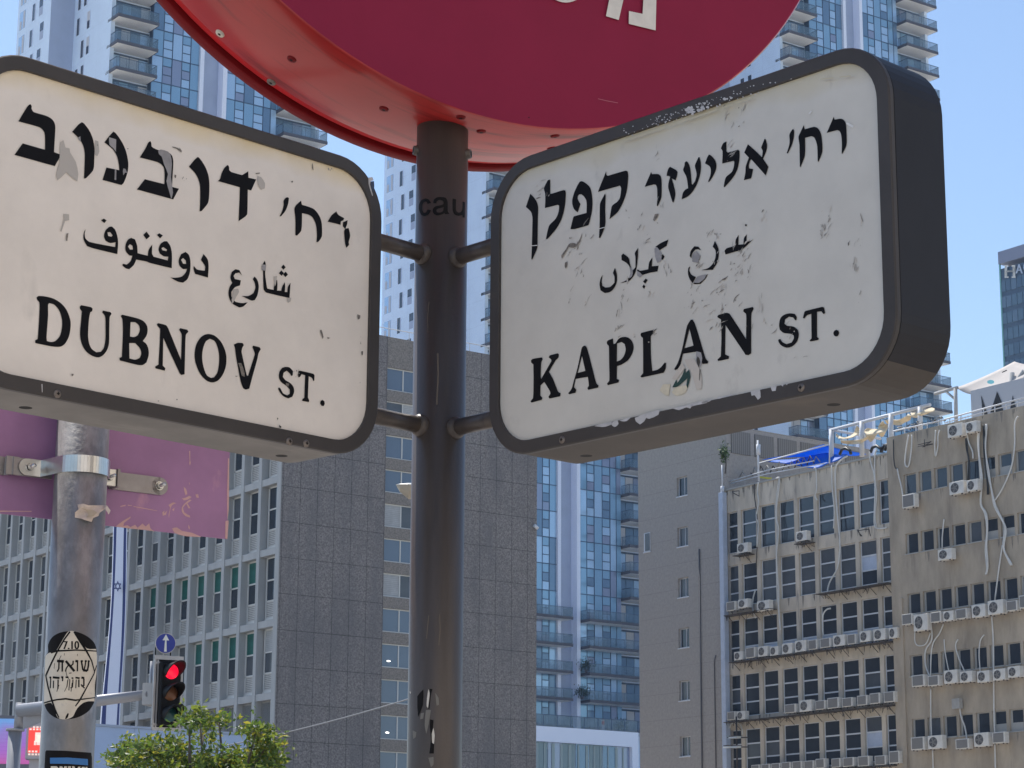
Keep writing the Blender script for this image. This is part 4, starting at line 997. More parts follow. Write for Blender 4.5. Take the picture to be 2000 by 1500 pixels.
for t in ('1480,880 1500,850 1530,825 1545,815 1560,822 1525,845 1550,885 1535,888 1515,850 1490,880 1500,920 1545,945 1548,962 1510,950 1480,915', '1370,860 1410,838 1435,845 1400,862 1385,900 1375,968 1372,940 1385,880 1378,870', '1320,920 1340,905 1335,930 1360,905 1350,940 1330,945 1325,950', '978,868 1025,858 1020,868 980,875', '1040,858 1075,862 1072,868 1040,865', '1085,868 1180,885 1280,905 1278,909 1180,892 1085,874',
          '940,1035 1000,990 1065,952 1060,968 1010,1005 1005,1030 1040,1025 1060,1040 1100,1020 1120,1045 1160,1010 1185,1035 1215,1008 1225,1050 1260,1075 1180,1062 1060,1052', '1400,1050 1440,1042 1480,1070 1560,1085 1640,1120 1560,1118 1480,1108 1420,1085', '1495,712 1515,730 1525,770 1510,780 1500,745', '1590,775 1612,770 1618,800 1600,800', '1538,420 1548,420 1548,500 1552,515 1545,540 1540,520 1543,500', '1538,670 1546,690 1540,695', '1535,1020 1545,1045 1540,1060 1532,1040', '1835,990 1862,985 1850,1140 1832,1130', '1855,480 1866,480 1862,900 1850,980 1848,760', '0,905 260,908 255,915 0,915', '1400,900 1420,880 1415,910', '1480,805 1510,800 1540,785 1560,795 1530,815 1495,822'):
    add_outline(q, [smooth([ZP(*c) for c in parse(t)], 50, 2)], fnP, 0)
q.build('paint_scrape', [mat('bare_salmon', (.60, .37, .36), .7, var=.1, vs=20)], purple, world=True)['kind'] = 'stuff'
# steel bars, bright clamp, bolts
cz = on_cyl(150, 905, LO, Vector((0, 0, 1)), LR).z; HB = .0245
dz = -.010
q = MB(); q.obox(pl(-.33, .004, cz + .002), PD * .155, PN * .003, (0, 0, HB)); q.obox(pl(-.16, .024, cz + .002), PD * .018, PN * .003 + PD * .0, (0, 0, HB))
q.obox(pl(-.168, .014, cz + .002), PD * .008 + PN * .012, PN * .003, (0, 0, HB)); q.obox(pl(-.105, .030, cz), PD * .055, PN * .003, (0, 0, HB * .96))
q.build('mounting_bar', K['steel_bar'], purple, world=True)
q = MB(); q.obox(pl(.205, .004, cz + .0), PD * .075, PN * .003, (0, 0, HB)); q.lathe(pl(.28, .001, cz), PN, [(0, 0), (0, HB), (.006, HB), (.006, 0)], 20, 0, False)
q.obox(pl(.137, .024, cz), PD * .0035, PN * .024, (0, 0, HB)); q.obox(pl(.112, .030, cz), PD * .028, PN * .003, (0, 0, HB * .96))
bar = q.build('mounting_bar', K['steel_bar'], purple, world=True)
q = MB(); n = 28; zc = Vector((0, 0, 1)); inner = []
path = [pl(-.125, .038, 0), pl(-.085, .038, 0)]
a0 = 200
for i in range(n + 1):
    a = PI - PI * i / n; r = LR + .003; path.append(LO + PD * math.cos(a) * r + PN * (math.sin(a) * r) if .12 < i / n < .88 else None)
path = [p for p in path if p is not None] + [pl(.085, .038, 0), pl(.132, .038, 0)]
path = [Vector((p.x, p.y, 0)) for p in path]
for i in range(len(path) - 1):
    a, b = path[i] + zc * (cz - HB * .92), path[i + 1] + zc * (cz - HB * .92); h_ = zc * HB * 1.84; nn = (b - a).cross(zc).normalized() * .003
    q.face([a + nn, b + nn, b + nn + h_, a + nn + h_], 0, True); q.face([a + h_, b + h_, b + h_ + nn, a + h_ + nn]); q.face([a, b, b + nn, a + nn])
q.lathe(pl(-.125, .0365, cz), PN, [(0, 0), (0, HB * .92), (.004, HB * .92), (.004, 0)], 24, 0, False)
q.build('clamp', K['zinc'], purple, world=True)
def bolt(c, ax, s_=1.0):
    m = MB(); m.lathe(c, ax, [(0, 0), (0, .0125 * s_), (.003, .0125 * s_), (.003, .0105 * s_)], 20, 0, False); m.lathe(c, ax, [(.003, .0095 * s_), (.011 * s_, .0095 * s_), (.011 * s_, .004)], 6, 0, False); m.lathe(c, ax, [(.008, .0052 * s_), (.032 * s_, .0052 * s_), (.032 * s_, 0)], 12, 0, True)
    return m
for c in ((-.118, .041), (.112, .041), (.277, .008)): bolt(pl(c[0], c[1], cz), PN).build('bolt', K['zinc'], purple, world=True)

# ------------------------------------------------------------------ traffic signal on a mast arm
YT = 28.0
sc_ = lambda px, py: at_y(px, py, YT)
tb, tt = sc_(325, 1424), sc_(325, 1284); tw = (sc_(352, 1350) - sc_(299, 1350)).length / math.cos(math.radians(27))
sig = thing('traffic_light', (tb.x, YT, tb.z), math.radians(27), 'black three lamp traffic light showing red, on a mast arm beside the star sticker pole', 'traffic light')
H_ = tt.z - tb.z; W_ = tw
black = mat('signal_black', (.010, .010, .011), .6, spec=.15); galv2 = mat('aluminium_trim', (.42, .42, .43), .45, metal=.5)
q = MB(); q.box(-W_ * .34, W_ * .34, -.1, .1, .04, H_ - .06); q.build('housing', black, sig, bevel=.02)
q = MB(); q.box(-W_ * .47, W_ * .47, .03, .06, 0, H_); bb = q.build('backing_board', mat('board_dark', (.02, .02, .022), .7, spec=.15), sig)
q = MB()
for x0, x1 in ((-W_ * .5, -W_ * .43), (W_ * .43, W_ * .5), (-W_ * .395, -W_ * .345), (W_ * .345, W_ * .395)): q.box(x0, x1, -.0, .028, -.02, H_ + .02)
for z0, z1 in ((-.02, .02), (H_ - .03, H_ + .02), (.04, .065), (H_ - .085, H_ - .06)): q.box(-W_ * .5, W_ * .5, -.002, .027, z0, z1)
q.build('trim', galv2, sig)
rl = W_ * .235; kol = [('red_lamp', H_ * .79, mat('red_lamp', (.5, .01, .03), .3, emit=(1, .006, .04), es=.75)), ('amber_lamp', H_ * .49, mat('amber_lamp', (.19, .075, .03), .35)), ('green_lamp', H_ * .195, mat('green_lamp', (.012, .07, .075), .35))]
for nm, z, m in kol:
    q = MB(); q.lathe((0, -.10, z), (0, -1, 0), [(-.0, rl * 1.05), (.02, rl * .95), (.03, rl * .6), (.035, 0)], 24); L_ = q.build('lamp', m, sig)
    q = MB(); n = 24
    for i in range(n):
        a0, a1 = math.radians(-35 + 250 * i / n), math.radians(-35 + 250 * (i + 1) / n)
        def vp(a, d, r): return (r * math.cos(a), -.09 - d, z + r * math.sin(a))
        f0, f1 = [.05 + .33 * max(0, math.sin(min(PI, max(0, (x + .61) / 4.36 * PI)))) for x in (a0, a1)]
        r0 = rl * 1.18
        q.face([vp(a0, 0, r0), vp(a1, 0, r0), vp(a1, f1, r0), vp(a0, f0, r0)], 0, True); q.face([vp(a0, 0, r0 - .012), vp(a0, f0, r0 - .012), vp(a1, f1, r0 - .012), vp(a1, 0, r0 - .012)], 0, True); q.face([vp(a0, f0, r0), vp(a1, f1, r0), vp(a1, f1, r0 - .012), vp(a0, f0, r0 - .012)])
    q.build('visor', black, L_)
# arrow sign above
ac0 = sc_(323, 1257); ar = (sc_(343, 1257) - sc_(303, 1257)).length / 2
arrow = thing('arrow_sign', (ac0.x, YT, ac0.z - ar), math.radians(14), 'round blue sign with a white upward arrow on top of the traffic light', 'traffic sign')
q = MB(); q.lathe((0, 0, ar), (0, -1, 0), [(0, 0), (0, ar), (.03, ar), (.03, 0)], 40, 0, False); q.build('rim', galv2, arrow)
q = MB(); q.lathe((0, -.031, ar), (0, -1, 0), [(0, ar * .94), (.002, ar * .94), (.002, 0)], 40, 0, False); q.build('disc', mat('sign_blue', (.014, .035, .27), .45), arrow)
q = MB(); s_ = ar
q.face([(-.13 * s_, -.036, ar - .82 * s_), (.13 * s_, -.036, ar - .82 * s_), (.075 * s_, -.036, ar + .3 * s_), (-.075 * s_, -.036, ar + .3 * s_)]); q.face([(-.32 * s_, -.0362, ar + .28 * s_), (.32 * s_, -.0362, ar + .28 * s_), (0, -.0362, ar + .88 * s_)]); q.build('arrow', mat('sign_white', (.72, .74, .7), .5), arrow)
q = MB(); q.box(-ar * .95, -ar * .85, .02, .06, -ar * .4, ar * 1.0); q.box(ar * .5, ar * .62, .02, .06, -ar * .3, ar * .6); q.build('bracket', black, arrow)
# mast with arm
mp = at_y(30, 1420, 29.2); mo = Vector((mp.x, mp.y, 0))
mast = thing('signal_mast', mo, 0, 'grey signal mast with a tapering arm carrying the traffic light', 'mast')
gm_ = mat('mast_grey', (.30, .31, .34), .5, metal=.3, var=.08, vs=3)
zt_ = at_y(30, 1373, 29.2).z; zc_ = at_y(30, 1428, 29.2).z
q = MB(); q.tube([mo + Vector((0, 0, .1)), mo + Vector((0, 0, zc_))], .085, 20); q.tube([mo + Vector((0, 0, zc_)), mo + Vector((0, 0, zc_ + .03))], .115, 20); q.tube([mo + Vector((.05, 0, zc_ + .03)), mo + Vector((.06, 0, zt_))], .07, 20); q.build('post', gm_, mast, world=True)
e0 = at_y(38, 1388, 29.15); e1 = at_y(292, 1356, YT + .16)
q = MB(); q.tube([e0, e1], [.085, .06], 16); q.build('arm', gm_, mast, world=True)
q = MB(); p_ = [at_y(*c, 29.1) for c in ((45, 1398), (95, 1392), (100, 1402), (45, 1424))]; q.face(p_); q.face([p + Vector((0, .03, 0)) for p in p_][::-1]); q.build('gusset', gm_, mast, world=True)
q = MB(); c_ = at_y(291, 1356, YT + .2); q.obox(c_, (.07, 0, 0), (0, .08, 0), (0, 0, .13)); q.tube([c_ + Vector((.02, -.02, -.15)), c_ + Vector((.02, -.02, .4))], .02, 8); q.obox(c_ + Vector((.1, -.04, 0)), (.1, 0, 0), (0, .02, 0), (0, 0, .02)); q.build('hinge', galv2, mast, world=True)

# ------------------------------------------------------------------ long flag, screens, hoarding
FBp = LB - 2.2
q = MB()
def flagpt(u, v):                        # u across 0..1, v down 0..1
    x0 = 222 + (200 - 222) * v ** 1.2 + (4 * math.sin(v * 5) * v); wd = 28 + 12 * v ** 2
    y = 985 + 455 * v; p = on_b(x0 + wd * u, y, FBp)
    return p + BX * (.05 * math.sin(u * 6 + v * 5)) * (.2 + v)
rows_ = [0, .16, .30, .70, .84, 1]
for j in range(24):
    for i in range(5):
        u0, u1 = [0, .06, .24, .78, .94][i], [.06, .24, .78, .94, 1][i]
        q.face([flagpt(u0, j / 24), flagpt(u1, j / 24), flagpt(u1, (j + 1) / 24), flagpt(u0, (j + 1) / 24)], 1 if i in (1, 3) else 0, True)
flag = q.build('flag', [mat('flag_white', (.66, .70, .84), .8), mat('flag_blue', (.02, .035, .16), .8)], weld=.0005); flag.modifiers.new('s', 'SOLIDIFY').thickness = .01
tag(flag, 'long narrow white flag with blue stripes and star before the fin facade', 'flag')
q = MB(); cx, cy, rr_ = 230, 1145, 11
fnF = lambda x, y, l: on_b(x, y, FBp - .28)
for s_ in (1, -1):
    T_ = [(cx + .72 * rr_ * math.sin(a), cy - s_ * rr_ * math.cos(a)) for a in (0, 2 * PI / 3, 4 * PI / 3)]
    add_outline(q, [T_, [(cx + (x - cx) * .66, cy + (y - cy) * .66) for x, y in T_]], fnF, 0)
q.build('star', [bpy.data.materials['flag_blue']], flag, world=True)
ho = on_a(330, 1470, 44.0)
HA = 44.0; h0, h1 = on_a(150, 1418, HA), on_a(482, 1439, HA)
hd = thing('hoarding', gp(h0.dot(BX), HA), GA, 'plain pale blue hoarding board behind the small tree', 'hoarding')
wd = h1.dot(BX) - h0.dot(BX)
q = MB(); q.box(-2, wd, 0, .2, .1, h0.z + .02); q.build('board', joints(mat('pale_blue_board', (.50, .62, .84), .5, var=.06, vs=.6), 1.3, 0, wd=.02, dark=.8), hd)
q = MB(); q.box(-2, wd + .03, -.03, .23, h0.z + .021, h0.z + .07); q.build('cap_rail', K['duct'], hd)
sp_ = at_y(40, 1490, 42)
scr = thing('led_screen', (sp_.x, 42, 0), .1, 'purple and blue striped advertising screen at the bottom left corner', 'screen')
z1_, z0_ = at_y(0, 1404, 42).z, at_y(0, 1492, 42).z
q = MB(); q.box(-2.2, .5, 0, .3, z0_ - .1, z1_ + .06); q.box(-1.5, -1.2, .05, .25, .1, z0_ - .1); q.box(.0, .3, .05, .25, .1, z0_ - .1); q.build('casing', mat('screen_grey', (.2, .2, .23), .6), scr)
lm = mat('screen_image', (.05, .03, .08), .4, emit=(.5, .2, .6), es=.55)
t_ = lm.node_tree; N = t_.nodes; L = t_.links; b_n = N['Principled BSDF']
tc = N.new('ShaderNodeTexCoord'); se = N.new('ShaderNodeSeparateXYZ'); L.new(tc.outputs['Object'], se.inputs[0])
mr = N.new('ShaderNodeMapRange'); mr.inputs['From Min'].default_value = z0_; mr.inputs['From Max'].default_value = z1_; L.new(se.outputs['Z'], mr.inputs['Value'])
nz_ = N.new('ShaderNodeTexNoise'); nz_.inputs['Scale'].default_value = 1.2; L.new(tc.outputs['Object'], nz_.inputs['Vector'])
ad = N.new('ShaderNodeMath'); ad.operation = 'ADD'; L.new(mr.outputs[0], ad.inputs[0]); sb = N.new('ShaderNodeMath'); sb.operation = 'MULTIPLY_ADD'; sb.inputs[1].default_value = 1.1; sb.inputs[2].default_value = -.55; L.new(nz_.outputs['Fac'], sb.inputs[0]); L.new(sb.outputs[0], ad.inputs[1])
cr = N.new('ShaderNodeValToRGB'); L.new(ad.outputs[0], cr.inputs[0]); e = cr.color_ramp.elements
e[0].position = .1; e[0].color = (.55, .12, .42, 1); e[1].position = .95; e[1].color = (.16, .38, .80, 1)
x_ = e.new(.45); x_.color = (.38, .15, .62, 1); x_ = e.new(.7); x_.color = (.30, .22, .62, 1)
L.new(cr.outputs[0], b_n.inputs['Emission Color'])
joints(lm, 0, .07, wd=.02, dark=.6)
q = MB(); q.box(-2.15, .45, -.012, -.002, z0_, z1_); q.build('display', lm, scr)
rp = at_y(70, 1450, 38.5)
rd = thing('red_lightbox', (rp.x, 38.5, 0), .12, 'red lit advertising box with white lettering just left of the sticker pole', 'lightbox')
ra, rb, rc_ = at_y(53, 1410, 38.5), at_y(53, 1482, 38.5), at_y(100, 1450, 38.5)
q = MB(); q.box(ra.x - rp.x, rc_.x - rp.x, 0, .35, rb.z, ra.z); q.box(-.1, .1, .1, .3, .1, rb.z); q.build('casing', mat('box_grey', (.5, .48, .5), .5), rd)
q = MB(); q.box(ra.x - rp.x + .04, rc_.x - rp.x - .02, -.012, -.002, rb.z + .1, ra.z - .1); q.build('display', mat('red_display', (.4, .04, .03), .4, emit=(.75, .05, .04), es=.8), rd)
q = MB()
for zf_ in (.86, .80, .2, .12):
    for i in range(6):
        if random.random() < .8: q.box(ra.x - rp.x + .05 + i * .055, ra.x - rp.x + .05 + i * .055 + .035, -.018, -.0125, rb.z + (ra.z - rb.z) * zf_ - .015, rb.z + (ra.z - rb.z) * zf_ + .012)
for i in range(14): q.box(ra.x - rp.x + .12 + random.random() * .2, ra.x - rp.x + .16 + random.random() * .22, -.018, -.0125, rb.z + .2 + random.random() * .2, rb.z + .22 + random.random() * .24)
q.build('lettering', mat('box_white', (.7, .6, .55), .5, emit=(1, .7, .6), es=.5), rd)

# ------------------------------------------------------------------ small street tree
YTR = 25.0
tr = thing('street_tree', at_y(395, 1700, YTR) * 1, 0, 'small bright green street tree in front of the pale blue hoarding', 'tree')
tr.location.z = .13
LOB = [(300, 1472, 42, 20), (338, 1464, 30, 18), (262, 1456, 30, 11), (242, 1484, 30, 14), (390, 1402, 34, 13), (370, 1416, 16, 10), (428, 1410, 16, 8), (398, 1436, 12, 14), (360, 1492, 46, 16), (430, 1486, 36, 16), (500, 1430, 26, 14), (522, 1456, 30, 18), (485, 1482, 36, 18), (542, 1490, 20, 14), (400, 1522, 90, 26), (300, 1530, 80, 28), (490, 1530, 70, 28), (224, 1492, 14, 8)]
lv = MB()
def leaf(c, s_, mi):
    d = Vector((random.gauss(0, 1), random.gauss(0, 1), random.gauss(-.25, .7))).normalized(); u = d.orthogonal().normalized(); u = Matrix.Rotation(random.random() * 6.28, 3, d) @ u
    e1 = d * s_; e2 = u * s_ * .42; e3 = d.cross(u) * s_ * .12
    lv.face([c - e1, c + e2 + e3 - e1 * .1, c + e1], mi); lv.face([c - e1, c + e1, c - e2 + e3 - e1 * .1], mi)
br_t = MB(); top = []
base = Vector((tr.location.x, YTR, .13)); fork = Vector((tr.location.x + .05, YTR, 2.6))
for cx, cy, rx, ry in LOB:
    pc = at_y(cx, cy, YTR + random.uniform(-.5, .5)); k = YTR / FPX
    mid = (fork + pc) / 2 + Vector((random.uniform(-.15, .15), random.uniform(-.2, .2), -.15)); br_t.tube([fork, mid, pc], [.045, .025, .008], 7)
    n_tw = max(5, int(rx * ry / 24))
    for _ in range(n_tw):
        r_ = random.random() ** .5; th = random.random() * 6.283
        tw_ = pc + Vector((rx * k * r_ * math.cos(th), random.gauss(0, .22), ry * k * r_ * math.sin(th)))
        br_t.tube([pc + (tw_ - pc) * .25, tw_], .004, 4)
        dr_ = Vector((random.gauss(0, 1), random.gauss(0, 1), random.gauss(.2, .6))).normalized()
        col = random.choices((0, 1, 2), (4, 3, 2))[0]
        for i in range(17):
            leaf(tw_ + dr_ * random.uniform(-.10, .15) + Vector((random.gauss(0, .035), random.gauss(0, .035), random.gauss(0, .03))), random.uniform(.026, .05), random.choices((col, 1, 3), (7, 2, 1))[0])
def leafmat(n, c):
    m = mat(n, c, .5, spec=.4, var=.25, vs=9)
    t_ = m.node_tree; tb_ = t_.nodes.new('ShaderNodeBsdfTranslucent'); tb_.inputs[0].default_value = (c[0] * 2.6, c[1] * 2.2, c[2] * 1.2, 1); ms_ = t_.nodes.new('ShaderNodeMixShader'); ms_.inputs[0].default_value = .4
    o_ = t_.nodes['Material Output']; t_.links.new(t_.nodes['Principled BSDF'].outputs[0], ms_.inputs[1]); t_.links.new(tb_.outputs[0], ms_.inputs[2]); t_.links.new(ms_.outputs[0], o_.inputs['Surface']); return m
lv.build('crown', [leafmat('leaf_mid', (.06, .11, .03)), leafmat('leaf_light', (.10, .145, .035)), leafmat('leaf_deep', (.04, .08, .025)), leafmat('leaf_yellow', (.19, .2, .04))], tr, world=True)
br_t.tube([base, fork], [.075, .05], 12); br_t.build('trunk', mat('bark', (.12, .10, .08), .9, var=.2, vs=12), tr, world=True)
# yellow sign among the leaves
ys_ = at_y(412, 1495, 31)
yel = thing('shop_sign', (ys_.x, 31, 0), .1, 'yellow sign with black capitals half hidden by the small tree', 'sign')
za, zb_ = at_y(412, 1478, 31).z, at_y(412, 1510, 31).z
q = MB(); q.box(-.28, .28, 0, .08, zb_, za); q.build('board', mat('sign_yellow', (.62, .55, .02), .5), yel); q = MB(); q.box(-.04, .04, .081, .14, .1, za - .05); q.build('post', K['steel_bar'], yel)
q = MB(); add_text(q, 'HARAK', (387, 1483, 428, 1499), lambda x, y, l: at_y(x, y, 30.96), 0, 0, bold=.6); q.build('lettering', K['ink'], yel, world=True)
# overhead wire, street lamp, camera
q = MB(); pts3 = []
for i in range(25):
    t = i / 24; pts3.append(at_y(300 + 560 * t, 1480 + (1346 - 1480) * t + 14 * 4 * t * (1 - t) * (1 - .2 * t), 34 - 9 * t))
q.tube(pts3, .008, 6); tag(q.build('overhead_wire', mat('wire_grey', (.22, .22, .23), .5)), 'thin overhead wire rising from the small tree towards the black signpost', 'wire')
lx = at_y(852, 1200, 25.0).x
lamp = thing('street_lamp', (lx, 25, .0), 0, 'street lamp with a leaf shaped head peeping out left of the central signpost', 'street lamp')
zl = at_y(790, 950, 25).z; xa = at_y(773, 950, 25).x - lx
q = MB(); q.tube([(0, 0, .05), (0, 0, zl - .25), (-.02, 0, zl - .08), (-.1, 0, zl + .0)], [.07, .05, .045, .04], 14); q.build('post', gm_, lamp)
q = MB(); n = 12
prof = [(0, .0), (.06, .5), (.2, .9), (.4, 1.0), (.55, .8)]
xs_ = [xa + (0.0 - xa) * t for t in (0, .1, .3, .6, 1)]; hs = [.0, .055, .105, .12, .06]; ws = [.0, .07, .12, .13, .06]
for i in range(4):
    for k in range(n):
        a, b = 2 * PI * k / n, 2 * PI * (k + 1) / n
        def pv(j, a_): return (xs_[j], ws[j] * math.cos(a_), zl + .02 - .03 * j * .3 + (hs[j] * .28 if math.sin(a_) > 0 else hs[j] * 1.35) * math.sin(a_))
        q.face([pv(i, a), pv(i, b), pv(i + 1, b), pv(i + 1, a)], 0 if math.sin((a + b) / 2) > 0 else 1, True)
q.build('lamp_head', [mat('lamp_top', (.6, .62, .62), .5), mat('lamp_bowl', (.34, .30, .24), .35)], lamp)
cp = on_a(1047, 1031, LA - .15)
camo = thing('security_camera', cp, GA, 'tiny white security camera at the right corner of the granite wall', 'camera')
q = MB(); q.tube([(-.12, 0, .12), (.1, 0, -.02)], .09, 12); q.build('body', K['metal_white'], camo); q = MB(); q.tube([(0, 0, .05), (-.05, .13, .05)], .03, 8); q.build('bracket', K['steel_bar'], camo)
# ------------------------------------------------------------------ central signpost
PX, PY, PR = -.172, 5.3, .0625
PO_ = Vector((PX, PY, 0)); ZU = Vector((0, 0, 1))
K['post_paint'] = mat('dark_brown_paint', (.074, .061, .055), .40, spec=.42, var=.3, vs=5, stretch=(3, 3, .35), col2=(.12, .095, .075), thr=.58, c2s=4, c2st=(3.5, 3.5, .18), thr_w=.2, bump=.05, bs=90)
K['frame_paint'] = mat('dark_frame_paint', (.052, .046, .045), .5, spec=.35, var=.12, vs=10, bump=.03, bs=120)
K['casing_paint'] = mat('dark_casing_paint', (.020, .020, .025), .55, spec=.25, var=.15, vs=5, stretch=(1, 1, .5))
K['under_l'] = mat('dusty_underside', (.185, .172, .16), .7, var=.2, vs=5, stretch=(1, 1, .5), col2=(.30, .28, .25), thr=.58, c2s=6, c2st=(.4, 2, 1), thr_w=.2)
K['under_r'] = mat('brown_dusty_underside', (.066, .056, .049), .7, var=.2, vs=5, col2=(.12, .095, .07), thr=.6, c2s=5, thr_w=.25)
post = thing('signpost', (PX, PY, .13), 0, 'dark brown central post carrying the two street signs and red round sign', 'signpost')
q = MB(); q.tube([PO_ + ZU * .13, PO_ + ZU * 3.60], PR, 64); q.build('pole', K['post_paint'], post, world=True)
q = MB(); q.obox(PO_ + ZU * .14, (.15, 0, 0), (0, .15, 0), (0, 0, .012)); q.build('base_plate', K['post_paint'], post, world=True)
AL, AR = math.radians(225.15), math.radians(-46.93)
def frame_of(a):
    d = Vector((math.cos(a), math.sin(a), 0)); n = Vector((math.sin(a), -math.cos(a), 0))
    return d, (n if n.y < 0 else -n)
for a, ends in ((AL, ((748, 474), (747, 815))), (AR, ((960, 482), (958, 820)))):
    d, n = frame_of(a)
    for e in ends:
        p = on_plane(*e, PO_, n); p = PO_ + d * .29 + ZU * p.z
        q = MB(); q.tube([PO_ + d * .03 + ZU * p.z, p], .0195, 20)
        q.tube([PO_ + d * .052 + ZU * p.z, PO_ + d * .066 + ZU * p.z, PO_ + d * .074 + ZU * p.z], [.029, .026, .0196], 20)
        q.build('arm', K['post_paint'], post, world=True)
for px, py, sx in ((815, 298, -1), (920, 305, 1)):
    z = at_y(px, py, PY).z; c = PO_ + ZU * z; dd = Vector((sx * .97, -.24, 0)).normalized()
    q = MB(); q.tube([c + dd * .05, c + dd * .066, c + dd * .072], [.02, .012, .011], 12); q.tube([c + dd * .06, c + dd * .0722], .0075, 8, 1); q.build('set_screw_lug', [K['post_paint'], K['ink']], post, world=True)
fnC = lambda x, y, l: on_cyl(x, y, PO_, ZU, PR + l)
q = MB()
add_outline(q, [smooth([(760 + x / 6.667, 200 + y / 6.667) for x, y in parse('545,1310 520,1268 470,1250 420,1275 390,1330 390,1400 415,1460 460,1478 515,1455 545,1405 500,1395 480,1430 455,1440 430,1400 430,1340 455,1295 485,1290 500,1320')], 60, 3)], fnC, .0006, 0, 0, 4)
add_outline(q, [smooth([(760 + x / 6.667, 200 + y / 6.667) for x, y in parse('575,1310 585,1265 630,1235 690,1232 740,1245 760,1290 765,1420 785,1450 730,1455 722,1440 680,1460 620,1470 575,1440 570,1390 600,1355 700,1330 710,1300 690,1275 650,1270 620,1290 615,1315')], 60, 3), smooth([(760 + x / 6.667, 200 + y / 6.667) for x, y in parse('710,1365 640,1380 615,1400 620,1430 660,1435 700,1415')], 60, 3)], fnC, .0006, 0, 0, 4)
add_outline(q, [smooth([(760 + x / 6.667, 200 + y / 6.667) for x, y in parse('828,1250 872,1262 870,1400 890,1430 930,1430 955,1395 960,1290 990,1300 985,1500 958,1498 955,1465 900,1475 850,1455 828,1400')], 60, 3)], fnC, .0006, 0, 0, 4)
q.build('lettering', K['ink'], post, world=True)
ZD = zoom(700, 1000, 3)
q = MB()
for t, mi in (('410,1038 418,1060 414,1100 408,1148 400,1138 402,1090', 0), ('440,1265 447,1310 442,1362 431,1350 430,1300', 0), ('418,1035 434,1038 424,1075 416,1152 409,1152 416,1100', 1), ('420,1215 440,1220 437,1262 430,1300 432,1352 444,1360 442,1415 415,1415 425,1330 418,1260', 1), ('395,1160 425,1160 412,1240 398,1300 388,1250', 2), ('450,1060 470,1090 472,1130 458,1135', 2), ('365,1180 385,1175 380,1210 362,1215', 2), ('345,1080 380,1040 378,1130 350,1200', 1), ('300,1050 308,1055 306,1065 302,1062', 0), ('410,1440 440,1435 440,1480 425,1495', 2), ('318,1280 340,1290 335,1320 320,1330', 2)):
    add_outline(q, [smooth([ZD(*c) for c in parse(t)], 50, 2)], fnC, .0006 + .0003 * (mi == 1), 0, mi, 4)
for t in ('412,605 404,690 399,742', '476,600 479,690 471,782', '330,330'):
    pp_ = [ZD(*c) for c in parse(t)]
    if len(pp_) > 1: add_outline(q, [stroke(pp_, 1.6)], fnC, .0006, 0, 3, 4)
add_outline(q, [stroke([(838, 590), (835, 620), (836, 650)], 1.4)], fnC, .0006, 0, 3, 4); add_outline(q, [stroke([(855, 690), (856, 730), (853, 790)], 3)], fnC, .0006, 0, 3, 4)
q.build('paper_remnant', [mat('pale_scrap', (.6, .57, .52), .8), K['ink'], mat('grey_scrap', (.17, .16, .145), .7), mat('drip', (.13, .105, .085), .6)], post, world=True)['kind'] = 'stuff'

# ------------------------------------------------------------------ the two street name signs
SU0, SZ0, SZ1, ST = .268, 2.627, 3.315, .175
def rrect(u0, u1, z0, z1, r, n=10):
    P = []
    for cx, cz, a0 in ((u1 - r, z1 - r, 0), (u0 + r, z1 - r, 90), (u0 + r, z0 + r, 180), (u1 - r, z0 + r, 270)):
        for k in range(n + 1):
            a = math.radians(a0 + 90 * k / n); P.append((cx + r * math.cos(a), cz + r * math.sin(a)))
    return P
ZL1 = zoom(0, 80, 5); ZL2 = zoom(350, 200, 5); ZL3 = zoom(100, 400, 4); ZL4 = zoom(0, 550, 5); ZL5 = zoom(350, 600, 5)
ZR1 = zoom(1000, 310, 6.6667); ZR2 = zoom(1230, 220, 6.6667); ZR3 = zoom(1450, 170, 6.6667); ZR4 = zoom(1130, 420, 5); ZR5 = zoom(1000, 580, 5); ZR6 = zoom(1350, 560, 5)
